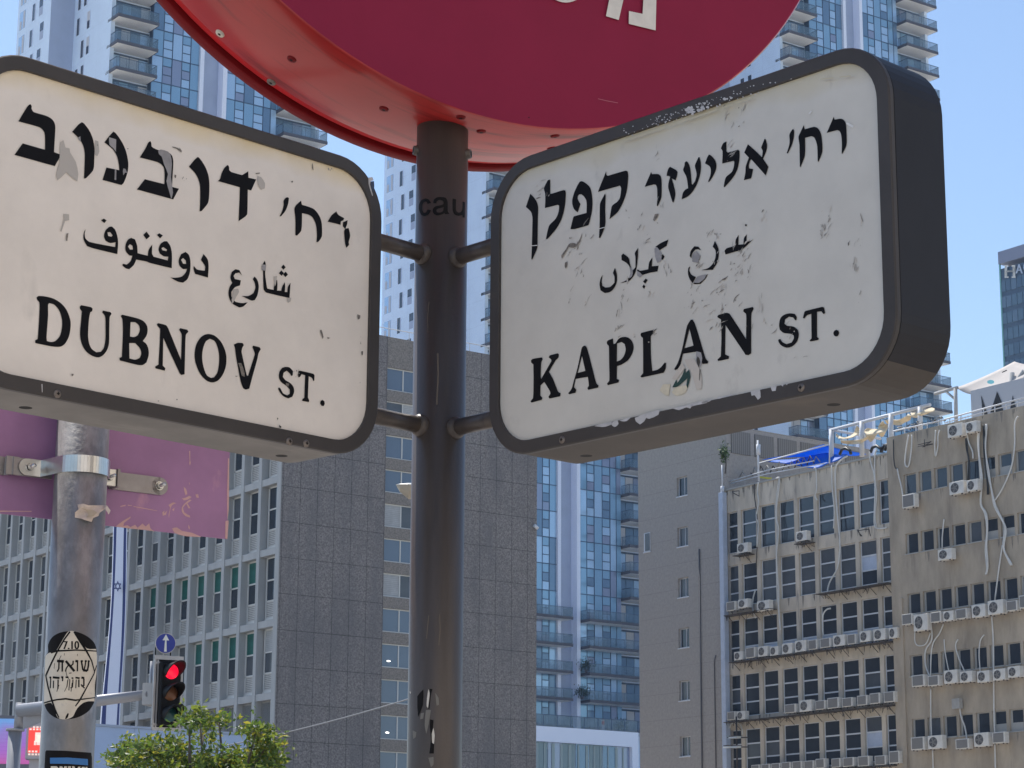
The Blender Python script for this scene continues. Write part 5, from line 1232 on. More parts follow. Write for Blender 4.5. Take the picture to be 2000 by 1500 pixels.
LEFT = {
 'heb': [(ZL1, '300,618 310,640 308,660 325,690 355,703 440,727 490,750 525,785 540,830 540,880 528,1085 598,1112 535,1222 142,1112 222,1000 440,1062 440,960 435,900 415,865 380,840 180,785 230,700 265,645 285,622'),
   (ZL1, '800,793 820,805 870,870 905,950 922,1040 922,1110 918,1230 905,1270 840,1340 820,1343 825,1250 828,1100 815,1030 785,970 745,925 705,887 765,818'),
   (ZL1, '1108,885 1130,900 1190,985 1230,1075 1252,1180 1250,1260 1228,1340 1205,1390 1185,1407 1002,1357 1040,1235 1165,1262 1160,1200 1140,1120 1100,1055 1020,990 1070,925'),
   (ZL1, '1470,978 1478,1000 1480,1030 1500,1045 1545,1065 1640,1085 1680,1120 1693,1180 1688,1280 1680,1425 1747,1443 1692,1547 1338,1450 1415,1350 1605,1398 1608,1300 1600,1240 1575,1205 1530,1180 1365,1138 1420,1050 1450,990'),
   (ZL2, '180,533 195,540 250,620 285,710 295,790 292,920 280,985 220,1060 200,1063 205,940 203,810 185,745 150,685 95,627 150,560'),
   (ZL2, '475,610 487,630 488,660 510,680 615,710 675,673 677,735 752,752 703,860 670,852 665,1090 645,1115 580,1160 590,935 592,828 378,768 400,745 415,690 445,635'),
   (ZL2, '1060,926 1072,935 1065,985 1040,1055 995,1112 980,1112 1005,1060 1020,1000 1020,960 1040,932'),
   (ZL2, '1190,960 1200,1000 1260,1018 1320,1045 1370,1110 1392,1180 1395,1300 1380,1335 1355,1365 1340,1362 1345,1300 1335,1190 1300,1120 1260,1095 1200,1082 1193,1250 1150,1302 1135,1295 1135,1140 1125,1040 1140,1005'),
   (ZL2, '1535,1065 1555,1098 1612,1130 1603,1152 1580,1160 1575,1195 1520,1180 1450,1165 1490,1100'), (ZL2, '1600,1170 1645,1150 1640,1190 1620,1236 1598,1208'), (ZL2, '1625,1232 1655,1228 1670,1300 1655,1365 1660,1390 1632,1420 1622,1380 1613,1300 1612,1250')],
 'ara': [(ZL3, '270,192 262,225 268,262 300,290 500,330 503,292 460,298 425,280 412,245 425,200 455,172 475,170 500,195 518,250 523,300 517,385 330,340 280,322 255,275 252,240 260,205|440,215 460,213 480,238 470,250 445,243'),
   (ZL3, '412,108 433,122 415,142 390,120'),
   (ZL3, '625,258 655,270 672,320 675,378 755,398 762,352 790,310 788,380 800,405 910,435 915,405 880,402 848,380 840,345 855,305 885,285 905,285 930,320 943,380 942,495 775,455 745,443 665,428 645,470 610,503 585,497 557,475 560,460 590,467 620,440 635,398 610,395 585,365 580,320 598,275|600,325 615,307 635,320 640,350 615,350|862,340 875,330 905,350 900,362 870,355'),
   (ZL3, '745,210 772,245 745,270 720,235'), (ZL3, '845,222 873,240 850,262 827,235'),
   (ZL3, '1050,368 1075,390 1088,440 1085,520 1065,580 1030,608 990,600 932,568 970,570 1020,560 1050,530 1062,500 1030,502 1003,475 997,430 1015,385|1015,430 1030,415 1052,435 1055,462 1030,460'),
   (ZL3, '1190,385 1222,425 1230,480 1225,568 1125,540 1112,500 1115,478 1140,505 1200,515 1203,480 1170,430'),
   (ZL3, '1490,550 1470,530 1440,535 1425,555 1435,580 1482,590 1475,630 1435,645 1408,680 1410,720 1440,758 1490,768 1535,762 1500,795 1470,802 1420,775 1395,740 1385,690 1395,640 1415,610 1400,570 1410,525 1440,503 1470,510'),
   (ZL3, '1590,560 1612,590 1622,640 1610,710 1590,745 1565,748 1490,712 1540,712 1580,690 1595,650 1590,610 1575,580'),
   (ZL3, '1668,437 1676,460 1672,540 1685,640 1690,655 1738,665 1745,610 1765,585 1768,620 1765,670 1797,672 1805,640 1825,605 1828,640 1825,680 1845,682 1850,640 1870,610 1862,728 1680,685 1660,660 1655,520 1645,480'),
   (ZL3, '1815,467 1832,488 1815,507 1797,488'), (ZL3, '1797,512 1818,533 1800,555 1780,535'), (ZL3, '1832,522 1850,545 1830,565 1812,543')],
 'lat': [(ZL4, '358,155 375,140 430,143 520,165 600,215 655,285 688,380 690,440 675,530 640,600 600,632 550,637 480,628 345,600 343,575 368,560 375,480 385,300 385,205 362,175|480,210 530,225 580,285 605,370 605,450 585,530 540,580 500,590 458,580 455,540 470,330 470,225'),
   (ZL4, '780,245 795,230 890,250 905,265 900,290 882,300 870,360 860,520 870,600 895,655 940,690 985,685 1015,645 1030,560 1030,360 1022,330 998,300 1005,282 1080,298 1090,315 1072,345 1068,450 1065,600 1045,670 1005,720 960,740 900,725 840,680 800,610 782,520 790,400 800,290 782,265'),
   (ZL4, '1180,335 1195,323 1340,358 1400,385 1435,430 1442,480 1430,530 1395,580 1430,610 1450,660 1452,720 1430,790 1390,815 1330,810 1170,770 1167,745 1190,735 1200,520 1197,370|1275,395 1320,395 1358,430 1365,480 1345,525 1310,542 1270,535|1262,600 1320,600 1365,650 1380,700 1365,745 1320,762 1265,750'),
   (ZL4, '1533,418 1545,405 1620,425 1640,450 1768,765 1775,530 1770,505 1750,470 1760,455 1830,470 1840,490 1815,520 1808,700 1803,905 1770,912 1755,895 1595,550 1590,820 1615,845 1610,870 1520,848 1515,830 1548,810 1560,600 1565,460 1540,435'),
   (ZL5, '295,262 350,280 410,340 448,420 462,490 455,580 425,660 380,715 325,735 265,715 205,650 165,560 150,470 165,370 205,300 250,268|300,308 345,330 375,390 390,470 388,560 372,640 340,685 310,690 270,665 240,590 225,500 232,410 260,335'),
   (ZL5, '535,365 570,348 620,350 632,370 615,400 610,440 660,665 672,670 738,460 732,430 715,390 722,375 785,390 797,410 775,450 765,500 715,680 685,795 650,805 625,790 600,720 555,480 545,400'),
   (ZL5, '1040,583 1080,590 1112,625 1108,665 1095,672 1078,645 1050,620 1020,640 1012,680 1035,710 1090,745 1118,785 1122,830 1105,875 1065,890 1015,868 980,825 965,795 975,783 990,795 1015,840 1055,860 1080,845 1080,805 1050,770 1000,735 975,690 980,630 1005,592'),
   (ZL5, '1165,622 1180,620 1310,650 1322,665 1320,715 1310,722 1295,690 1265,675 1258,880 1270,910 1265,927 1200,915 1205,895 1222,885 1230,665 1195,655 1180,680 1165,685 1160,650'),
   (ZL5, '1400,905 1418,920 1422,945 1410,965 1390,963 1378,940 1382,915')]}
RIGHT = {
 'heb': [(ZR1, '238,457 290,510 325,570 340,640 335,800 330,1150 320,1185 265,1312 252,1310 258,1150 265,860 265,760 245,690 180,628'),
   (ZR1, '497,270 497,455 515,455 670,408 695,415 700,450 690,600 665,720 630,820 570,920 465,1040 440,1047 470,910 490,860 560,790 590,740 610,670 612,610 595,600 428,642 433,540 430,450 415,385 465,280'),
   (ZR1, '905,292 940,305 1010,365 1035,440 1047,560 1040,680 1010,820 995,865 820,915 760,918 795,770 805,750 970,705 972,600 965,540 935,490 900,462 875,465 855,490 855,525 890,590 855,698 810,660 785,590 785,530 810,440 850,350 880,300'),
   (ZR1, '1225,165 1228,210 1245,222 1480,155 1505,165 1513,220 1500,380 1475,490 1430,600 1370,700 1270,785 1290,660 1305,610 1370,560 1400,520 1415,450 1420,380 1405,350 1118,433 1150,350'),
   (ZR1, '1210,455 1218,480 1213,650 1212,870 1150,1030 1132,1030 1140,870 1145,590 1170,530'),
   (ZR2, '278,772 288,800 370,800 400,825 413,880 412,1090 400,1140 362,1220 352,1210 358,1100 355,980 340,940 315,935 195,965 235,870'),
   (ZR2, '525,705 600,745 620,770 615,820 595,882 545,855 570,940 592,1035 590,1085 570,1170 555,1160 515,1030 500,965 510,890 525,840 515,825 480,822 485,780 505,725'),
   (ZR2, '735,632 755,645 780,700 795,790 805,920 815,940 850,890 870,800 850,710 850,680 895,580 908,580 925,660 922,760 900,860 860,960 800,1050 740,1100 675,1127 690,1050 720,1005 760,985 750,900 735,830 700,765 695,740 712,690 715,650'),
   (ZR2, '1030,545 1060,560 1110,620 1128,690 1115,760 1070,850 1030,905 1020,895 1050,810 1055,740 1040,700 980,660 1010,580'),
   (ZR2, '1258,375 1258,500 1275,520 1410,482 1430,500 1425,620 1400,740 1340,850 1235,970 1222,965 1240,870 1260,830 1330,770 1355,700 1360,640 1350,628 1203,662 1208,500 1187,465 1215,400'),
   (ZR2, '1537,412 1560,430 1650,510 1720,580 1730,500 1710,455 1755,340 1770,350 1787,420 1780,490 1735,600 1805,705 1770,818 1580,605 1560,640 1550,690 1555,725 1605,735 1580,855 1485,880 1505,780 1510,700 1550,585 1490,520'),
   (ZR3, '660,545 672,570 668,660 640,760 590,865 578,860 610,750 615,690 612,620 640,565'),
   (ZR3, '797,498 812,550 930,518 980,535 1015,590 1030,650 1040,840 990,973 980,965 975,780 960,710 935,655 900,640 815,662 812,890 755,1045 748,1030 742,750 730,650 755,590'),
   (ZR3, '1188,388 1200,425 1280,412 1320,430 1348,480 1357,680 1350,770 1300,870 1292,860 1295,740 1285,620 1265,575 1235,560 1098,597 1140,500')],
 'ara': [(ZR4, '355,515 372,570 375,640 355,700 310,750 255,762 215,735 205,680 215,620 235,585 225,640 232,690 260,708 310,700 350,660 350,600 335,565'),
   (ZR4, '435,375 490,420 500,470 525,545 555,510 555,410 550,370 580,322 580,390 565,520 540,590 490,645 408,662 460,640 510,590 495,500 465,465 420,440 418,395'),
   (ZR4, '720,415 715,500 780,495 770,550 690,565 625,585 570,545 575,530 600,545 680,530 690,460'), (ZR4, '877,240 860,300 790,345 750,310 800,275'), (ZR4, '820,380 840,405 822,438 805,430'),
   (ZR4, '655,620 675,635 650,670 630,650'), (ZR4, '635,680 652,695 640,720 622,700'),
   (ZR4, '1195,345 1170,310 1130,305 1095,350 1085,400 1100,420 1110,375 1140,338 1170,335'), (ZR4, '1190,400 1180,440 1150,432 1112,412 1110,395 1150,410'), (ZR4, '1090,500 1080,540 1100,580 1145,605 1115,665 1085,625 1068,570 1072,515'), (ZR4, '1115,662 1180,662 1225,612 1262,575 1240,620 1190,672 1130,675'),
   (ZR4, '1330,255 1360,310 1370,370 1355,460 1310,535 1200,538 1270,515 1320,460 1340,390 1335,340 1310,310'),
   (ZR4, '1435,385 1425,350 1445,325 1530,300 1535,240 1562,197 1560,290 1610,285 1615,225 1640,190 1640,260 1675,255 1705,235 1640,300 1590,340 1530,358'), (ZR4, '1633,86 1643,98 1633,110 1623,98')],
 'lat': [(ZR5, '185,620 200,605 290,590 300,605 285,640 280,780 285,800 385,625 382,610 358,590 368,570 445,550 457,560 450,595 425,620 360,730 400,800 450,925 475,940 470,970 365,992 355,975 375,945 370,920 315,830 278,865 275,960 297,985 290,1005 190,1032 180,1018 205,985 210,800 208,660 187,640'),
   (ZR5, '695,480 715,475 730,495 760,600 822,840 845,865 840,885 745,907 735,890 750,865 740,780 620,800 605,880 627,905 620,935 560,950 548,940 580,900 600,830 640,690 680,500|683,575 716,722 640,742'),
   (ZR5, '925,440 935,425 985,405 990,460 1010,455 1045,405 1090,390 1140,400 1175,440 1187,495 1170,560 1130,620 1070,660 1025,675 1022,800 1045,810 1040,835 935,862 928,845 950,815 948,640 945,480 928,460|1025,455 1070,440 1100,460 1110,510 1095,570 1060,615 1022,630'),
   (ZR5, '1255,365 1262,350 1375,322 1385,335 1378,355 1355,385 1358,600 1370,722 1420,710 1460,680 1490,640 1503,645 1500,700 1480,740 1265,787 1253,775 1280,745 1280,560 1278,400 1260,385|1335,432 1345,440 1335,450 1325,440'),
   (ZR5, '1745,222 1765,222 1785,260 1830,400 1890,600 1917,630 1910,650 1860,655 1845,610 1830,540 1795,535 1670,555 1650,640 1640,670 1620,700 1595,715 1583,705 1620,640 1660,510 1710,280|1733,310 1772,475 1685,500'),
   (ZR6, '255,290 265,275 345,255 375,265 535,510 538,300 535,265 507,240 513,218 600,197 610,215 588,260 585,400 585,650 560,668 530,665 515,640 335,375 330,660 370,680 365,705 265,725 255,712 288,680 295,500 290,320 258,300'),
   (ZR6, '960,260 1010,265 1030,295 1027,325 1015,328 995,300 955,293 915,320 910,360 935,380 1000,390 1040,420 1050,465 1035,530 990,580 930,595 875,570 850,530 852,515 870,510 890,540 930,560 980,545 1002,505 1000,475 970,460 900,450 865,420 858,375 870,310 905,275'),
   (ZR6, '1105,245 1120,235 1280,197 1297,203 1307,258 1292,268 1270,240 1228,245 1228,490 1247,505 1240,520 1165,535 1155,525 1175,505 1172,265 1130,280 1105,310 1090,305'),
   (ZR6, '1417,420 1437,430 1445,452 1435,476 1415,487 1395,476 1388,453 1397,430')]}
WEAR_L = [  # (zoom, outline, material 0 grey scrap, 1 smudge, 2 dark speck)
 (ZL1, '1065,940 1100,950 1135,962 1132,1085 1105,1045 1070,1015', 0), (ZL1, '1122,1250 1137,1258 1135,1358 1118,1355', 0), (ZL1, '1205,1245 1225,1250 1242,1290 1222,1285 1205,1312 1200,1275', 0), (ZL1, '760,945 785,930 790,985 770,965', 0),
 (ZL1, '1545,1072 1570,1060 1640,1080 1665,1110 1680,1200 1670,1330 1690,1480 1672,1545 1655,1480 1625,1370 1640,1300 1600,1200 1580,1130 1552,1105', 0),
 (ZL1, '590,990 620,970 640,1040 680,1050 685,1090 740,1180 765,1300 755,1370 700,1330 650,1280 600,1330 560,1360 550,1300 580,1180', 1), (ZL1, '930,970 960,980 970,1080 950,1125 925,1110', 1), (ZL1, '1680,1030 1740,1045 1778,1080 1765,1085 1730,1055 1690,1042', 3), (ZL1, '1705,1305 1722,1310 1718,1340 1704,1330', 3),
 (ZL2, '765,720 800,730 838,790 835,840 800,850 768,800', 1), (ZL2, '1300,590 1308,620 1312,665 1298,640', 3), (ZL2, '1095,770 1110,765 1110,780 1098,782', 2), (ZL2, '745,690 785,685 790,695 750,700', 3), (ZL2, '0,440 25,470 25,490 10,470', 3), (ZL2, '1730,735 1742,742 1735,755', 2),
 (ZL3, '95,70 140,75 140,120 110,125 80,210 70,205 100,110', 1), (ZL3, '120,225 135,220 125,285 115,275', 3), (ZL3, '1648,465 1680,470 1676,515 1645,512', 0), (ZL3, '1740,560 1765,555 1755,620 1745,640', 1), (ZL3, '1425,660 1460,655 1468,680 1445,720 1425,760 1412,775 1410,740', 1), (ZL3, '1840,730 1875,725 1870,755 1850,765', 1),
 (ZL5, '575,545 605,545 635,620 640,680 610,665 595,600', 3), (ZL5, '1040,740 1075,745 1068,775 1045,765', 3), (ZL5, '955,1080 968,1082 962,1105', 2), (ZL5, '975,1150 998,1165 995,1180 980,1172', 2), (ZL5, '1375,225 1390,220 1410,290 1400,310', 3), (ZL5, '1445,290 1475,300 1450,312', 3), (ZL5, '1740,70 1770,80 1765,110 1745,120', 3), (ZL5, '1780,430 1795,430 1790,470 1782,465', 2), (ZL5, '550,670 580,672 552,680', 3),
 (ZL4, '697,900 720,902 712,922 700,918', 3), (ZL4, '1722,1145 1735,1148 1728,1162', 2), (ZL4, '1540,1160 1555,1165 1548,1172', 2), (ZL1, '945,1015 957,1012 955,1022', 2), (ZL1, '1240,1050 1255,1048 1250,1058', 2)]
WEAR_R = [
 (ZR4, '742,325 765,312 810,375 805,450 770,468 745,400', 0), (ZR4, '1112,380 1150,350 1190,400 1165,470 1110,455', 0), (ZR4, '1125,660 1160,600 1245,580 1235,615 1180,660', 0), (ZR4, '570,545 600,560 625,590 600,610 572,590', 0), (ZR4, '500,500 530,545 520,600 490,620 505,570', 0),
 (ZR5, '1440,912 1475,852 1545,850 1530,968 1495,958', 4), (ZR5, '1600,882 1705,862 1708,905 1675,945 1600,962 1560,930', 4), (ZR5, '1680,610 1780,600 1850,760 1850,900 1800,900 1745,720 1720,690', 5), (ZR5, '1560,800 1660,640 1690,690 1610,800', 5),
 (ZR5, '1565,882 1605,805 1615,840 1660,770 1690,692 1697,742 1727,708 1743,780 1715,890 1702,862 1712,795 1650,850 1605,880', 6), (ZR5, '1800,530 1845,542 1858,600 1842,690 1820,640 1795,600', 0), (ZR5, '1812,580 1830,600 1838,640 1822,690 1800,615', 2), (ZR5, '1830,700 1842,710 1835,820 1826,810', 3),
 (ZR3, '860,350 890,305 908,315 880,350', 7), (ZR3, '1350,462 1380,465 1450,505 1440,532 1352,485', 7), (ZR1, '250,1130 330,1122 332,1132 252,1138', 7), (ZR1, '1132,908 1208,888 1210,896 1134,916', 7),
 (ZR1, '640,1260 700,1180 740,1110 790,1095 840,1110 880,1050 915,960 905,1020 860,1120 800,1160 740,1150 690,1230 650,1300', 3), (ZR1, '690,1350 720,1340 715,1400 695,1430 685,1400', 3), (ZR1, '1835,800 1860,720 1905,715 1890,760 1855,812', 3), (ZR1, '1885,830 1905,838 1890,842', 2), (ZR1, '1480,650 1495,680 1482,690', 3)]
K['s_frame_wear'] = mat('bare_primer', (.50, .49, .50), .7, var=.15, vs=60)
def street_sign(a, data, wear, label, pan, seed, holes, screws):
    rnd = random.Random(seed)
    SU1 = 1.36 if seed == 1 else 1.411
    d, n = frame_of(a)
    base = PO_ + d * (SU0 + SU1) / 2
    T = thing('street_sign', (base.x, base.y, SZ0), math.atan2(d.y, d.x), label, 'street sign')
    def P(u, z, dep): return PO_ + d * u + n * (ST / 2 + dep) + ZU * z
    def loop(ins, r, dep, inner=False):
        g_ = .0315 if inner else 0
        return [P(u, z, dep) for u, z in rrect(SU0 + g_ + ins, SU1 - g_ - ins, SZ0 + g_ * .95 + ins, SZ1 - g_ * .95 - ins, r - ins)]
    def loft(mb, loops, mi=0):
        for A_, B_ in zip(loops, loops[1:]):
            m_ = len(A_)
            for i in range(m_): mb.face([A_[i], A_[(i + 1) % m_], B_[(i + 1) % m_], B_[i]], mi, False)
    q = MB(); RO, RI = .128, .100
    loft(q, [loop(0, RI, -.012, True), loop(0, RI, -.001, True), loop(-.001, RI, 0, True), loop(.003, RO, 0), loop(.0, RO, -.003), loop(0, RO, -.013), loop(.012, RO, -.0135)])
    fr = q.build('frame', K['frame_paint'], T, world=True)
    q = MB(); loft(q, [loop(.012, RO, -.0135), loop(.004, RO, -.015), loop(.001, RO, -.017), loop(.002, RO, -ST + .003), loop(.005, RO, -ST), loop(.03, RO, -ST)])
    for i_, f_ in enumerate(q.f):
        q.sm[i_] = True
        if sum(q.v[k].z for k in f_) / len(f_) < SZ0 + .035: q.m[i_] = 1
    q.build('casing', [K['casing_paint'], K['under_l'] if seed == 1 else K['under_r']], T, world=True)
    q = MB(); loft(q, [loop(.03, RO, -ST), loop(-.001, RI, -ST, True), loop(0, RI, -ST + .012, True)]); q.build('frame', K['frame_paint'], T, world=True)
    q = MB(); q.face(loop(0, RI, -.0075, True)); panel = q.build('panel', pan, T, world=True)
    q = MB(); q.face(loop(0, RI, -ST + .0075, True)[::-1]); q.build('panel', pan, T, world=True)
    fo = PO_ + n * (ST / 2 - .0075)
    fn = lambda x, y, l: on_plane(x, y, fo + n * l, n)
    for key in ('heb', 'ara', 'lat'):
        q = MB()
        for zf, t in data[key]:
            add_outline(q, [smooth([zf(*c) for c in parse(l)], 40, 4) for l in t.split('|')], fn, .0012, .0012, 0)
        q.build('lettering', K['letter'], panel, world=True)
    q = MB()
    for i, (zf, t, mi) in enumerate(wear): add_outline(q, [smooth([zf(*c) for c in parse(t)], 55, 2)], fn, .0016 + .00002 * i, 0, mi)
    if seed == 2:
        zones = [((1340, 1500), (430, 640), 110), ((1590, 1685), (400, 540), 40), ((1075, 1150), (470, 600), 18), ((1390, 1500), (225, 300), 16), ((1200, 1420), (560, 660), 40), ((1250, 1700), (220, 700), 50), ((1050, 1300), (350, 600), 25)]
        ang0 = -62
    else:
        zones = [((560, 720), (560, 760), 12), ((100, 700), (200, 800), 12)]; ang0 = -70
    for xr_, yr_, cnt in zones:
        left_ = cnt
        while left_ > 0:
            cx_, cy_ = rnd.uniform(*xr_), rnd.uniform(*yr_); n_ = min(left_, rnd.randint(2, 8)); left_ -= n_
            ac_ = ang0 + rnd.gauss(0, 14) - (14 if cx_ > 1580 else 0); sp_r = rnd.uniform(4, 13) if seed == 2 else 5
            for _ in range(n_):
                x, y = rnd.gauss(cx_, sp_r * .6), rnd.gauss(cy_, sp_r); a_ = math.radians(ac_ + rnd.gauss(0, 12)); l_ = rnd.uniform(3, 22 if seed == 2 else 7) * rnd.random() ** .4; k = rnd.uniform(-.14, .14)
                pts_ = [(x + math.cos(a_ + k * (j - 2)) * l_ * j / 4 + rnd.uniform(-.5, .5), y + math.sin(a_ + k * (j - 2)) * l_ * j / 4) for j in range(5)]
                w0 = rnd.uniform(.5, 2.0) * (1.7 if rnd.random() < .12 else 1)
                add_outline(q, [stroke(pts_, [w0 * .2, w0 * rnd.uniform(.6, 1.2), w0 * rnd.uniform(.4, 1.3), w0 * rnd.uniform(.3, 1), w0 * .15])], fn, .0015 + rnd.random() * .0001, 0, rnd.choice((3, 8, 8, 8, 8, 1, 5)))
    q.build('wear_mark', K['wear'], panel, world=True)['kind'] = 'stuff'
    if seed == 2:
        ff = PO_ + n * (ST / 2 + .0003); fnf = lambda x, y, l: on_plane(x, y, ff + n * l, n)
        q = MB()
        for zf, t in ((ZR5, '805,1262 850,1245 972,1216 975,1245 920,1265 880,1270'), (ZR5, '980,1222 1030,1203 1040,1240 1005,1270 975,1255'), (ZR5, '1050,1206 1165,1172 1120,1212 1080,1215'), (ZR5, '1200,1180 1300,1140 1440,1100 1430,1150 1340,1190 1310,1180 1290,1215 1250,1245 1210,1215'), (ZR5, '1560,1085 1700,1060 1780,1035 1740,1090 1700,1078 1630,1105'), (ZR5, '1850,1025 1960,998 1930,1020 1860,1042'),
              (ZR6, '580,1020 672,1003 678,1080 650,1105 620,1060 590,1065'), (ZR6, '775,978 835,963 825,1015 790,1020'), (ZR6, '870,955 905,948 895,975'), (ZR6, '0,1140 60,1128 190,1098 150,1135 60,1155 0,1170'), (ZR6, '250,1085 400,1045 380,1062 270,1095'), (ZR6, '920,945 945,940 935,962')):
            add_outline(q, [smooth([zf(*c) for c in parse(t)], 70, 2)], fnf, 0)
        for _ in range(190):
            t = rnd.random() ** .9; x = 1190 + 330 * t + rnd.gauss(0, 12); dens = math.exp(-((x - 1370) / 60) ** 2) + math.exp(-((x - 1285) / 35) ** 2) * .6 + .22
            if rnd.random() > dens: continue
            yb = 283 + (x - 1190) * -.335; y = yb - rnd.uniform(3, 24); s_ = rnd.uniform(.8, 1.8) * (3.2 if abs(x - 1360) < 20 and rnd.random() < .6 else (2 if abs(x - 1390) < 40 and rnd.random() < .4 else 1))
            add_outline(q, [[(x + s_ * rnd.uniform(.5, 1.3) * math.cos(k * .9), y + s_ * rnd.uniform(.4, 1.1) * math.sin(k * .9)) for k in range(7)]], fnf, rnd.random() * .0001, 0)
        q.build('bare_patch', K['s_frame_wear'], fr, world=True)['kind'] = 'stuff'
        q = MB()   # bright inner lip where the paint has gone
        for x0, x1 in ((1215, 1300), (1310, 1322), (1330, 1400), (1410, 1432), (1438, 1470), (1602, 1628), (1640, 1662)):
            f_ = lambda x: 271.5 - (x - 1230) * .336 + (0 if x < 1600 else 8 + (x - 1600) * .22)
            add_outline(q, [[(x0, f_(x0) - 1.2), (x1, f_(x1) - 1.2), (x1, f_(x1) + 1.3), (x0, f_(x0) + 1.3)]], fnf, .0002, 0)
        q.build('worn_lip', mat('worn_yellow_lip', (.55, .49, .36), .6), fr, world=True)
    else:
        ff = PO_ + n * (ST / 2 + .0003); fnf = lambda x, y, l: on_plane(x, y, ff + n * l, n)
        q = MB()
        for t, mi in (('1848,735 1885,728 1900,760 1872,768 1864,800 1892,905 1885,915 1850,800', 0), ('1872,772 1902,768 1906,820 1896,885 1872,805', 1)): add_outline(q, [smooth([ZL2(*c) for c in parse(t)], 60, 2)], fnf, .0001, 0, mi)
        add_outline(q, [[ZL4(*c) for c in parse('405,1000 415,1000 415,1080 410,1085')]], fnf, 0, 0, 0)
        q.build('bare_patch', [K['s_frame_wear'], mat('torn_blue', (.03, .05, .10), .5)], fr, world=True)
    for x, y in screws:
        c = on_plane(x, y, PO_ + n * ST / 2, n)
        q = MB(); q.lathe(c, n, [(-.002, .0085), (.001, .0085), (.0028, .005), (.003, 0)], 18); s_ = q.build('screw', K['screw'], T, world=True)
        q = MB(); q.obox(c + n * .0032, d * .0035, n * .0004, ZU * .001); q.obox(c + n * .0033, d * .001, n * .0004, ZU * .0035); q.build('screw_slot', K['ink'], s_, world=True)
    for x, y in holes:
        q = MB(); c = on_plane(x, y, Vector((0, 0, SZ0 + .002)), ZU); q.lathe(c - ZU * .0005, -ZU, [(0, 0), (0, .0135), (-.002, .0135)], 22, 0, False); q.build('drain_hole', K['ink'], T, world=True)
    return T
K['letter'] = mat('black_vinyl', (.007, .007, .009), .6, spec=.12)
K['screw'] = mat('rusty_screw', (.20, .17, .15), .5, metal=.6, var=.3, vs=200)
K['wear'] = [mat('grey_scrap_film', (.30, .29, .30), .7, var=.2, vs=30), mat('grey_smudge', (.47, .44, .41), .8), mat('dark_speck', (.05, .045, .04), .8), mat('brown_scratch', (.19, .17, .15), .8, var=.5, vs=150), mat('cream_glue', (.60, .54, .42), .8, var=.15, vs=40), mat('pale_glue', (.55, .50, .45), .8), mat('torn_green', (.012, .05, .045), .6), mat('fresh_white', (.72, .71, .70), .6), mat('faint_scratch', (.34, .32, .295), .8, var=.4, vs=120)]
def panel_mat(name, c, edge, sm_col):
    m = mat(name, c, .42, spec=.4, var=.07, vs=6, detail=6, col2=sm_col, thr=.635, c2s=9, c2st=(1, 1, .55), thr_w=.1)
    t_ = m.node_tree; N = t_.nodes; L = t_.links; b = N['Principled BSDF']; tc = N.new('ShaderNodeTexCoord'); sp = N.new('ShaderNodeSeparateXYZ'); L.new(tc.outputs['Object'], sp.inputs[0])
    nn = N.new('ShaderNodeTexNoise'); nn.inputs['Scale'].default_value = 9; L.new(tc.outputs['Object'], nn.inputs['Vector'])
    ad = N.new('ShaderNodeMath'); ad.operation = 'MULTIPLY_ADD'; ad.inputs[1].default_value = .07; L.new(nn.outputs['Fac'], ad.inputs[0]); L.new(sp.outputs['Z'], ad.inputs[2])
    mr = N.new('ShaderNodeMapRange'); mr.inputs['From Min'].default_value = .645; mr.inputs['From Max'].default_value = .70; L.new(ad.outputs[0], mr.inputs['Value'])
    mx = N.new('ShaderNodeMix'); mx.data_type = 'RGBA'; mx.blend_type = 'MULTIPLY'; L.new(mr.outputs[0], mx.inputs['Factor']); L.new(b.inputs['Base Color'].links[0].from_socket, mx.inputs['A']); mx.inputs['B'].default_value = (*edge, 1); L.new(mx.outputs['Result'], b.inputs['Base Color'])
    return m
street_sign(AL, LEFT, WEAR_L, 'left lightbox street sign with large black lettering ending in DUBNOV ST.', panel_mat('cream_acrylic', (.78, .72, .66), (.93, .84, .6), (.71, .655, .60)), 1, ((50, 796), (550, 890)), ((112, 769), (598, 866), (565, 862)))
street_sign(AR, RIGHT, WEAR_R, 'right lightbox street sign with scuffed black lettering ending in KAPLAN ST.', panel_mat('scuffed_acrylic', (.60, .575, .53), (.92, .86, .68), (.50, .475, .44)), 2, ((1145, 890), (1628, 790)), ((1098, 859), (1565, 757)))

# ------------------------------------------------------------------ red round drum sign on top of the post
DA = .580; DN = Vector((math.sin(DA), -math.cos(DA), 0)); DK = 1.026; DR = 1.10 * DK; DF = .247 * DK; DB = -.117 * DK
DO = CAMP + (Vector((PX, PY, 4.5476)) - CAMP) * DK
drum = thing('round_sign', DO - ZU * DR, DA, 'large red drum shaped round sign with white lettering on top of the central post', 'round sign')
K['red_gloss'] = mat('red_gloss_paint', (.42, .024, .022), .30, spec=.6, var=.10, vs=5, coat=.5, col2=(.17, .008, .010), thr=.50, c2s=2.2, c2st=(.8, 9, .8), thr_w=.16)
K['red_lip'] = mat('red_lip_paint', (.46, .010, .014), .6, spec=.15, var=.12, vs=9)
K['red_dark'] = mat('red_flange_paint', (.17, .006, .009), .6, spec=.2, var=.12, vs=9)
K['crimson'] = mat('crimson_face', (.245, .013, .050), .66, spec=.22, var=.05, vs=5, bump=.04, bs=400)
q = MB(); prof = [(DF - .0005, DR - .004), (DF - .004, DR), (DB + .078, DR)]; q.lathe(DO, DN, prof, 160); q.build('rim', K['red_gloss'], drum, world=True)
q = MB(); q.lathe(DO, DN, [(DB + .078, DR), (DB + .066, DR - .001), (DB + .054, DR - .004), (DB + .044, DR - .009), (DB + .036, DR - .016)], 160); q.build('lip', K['red_lip'], drum, world=True)
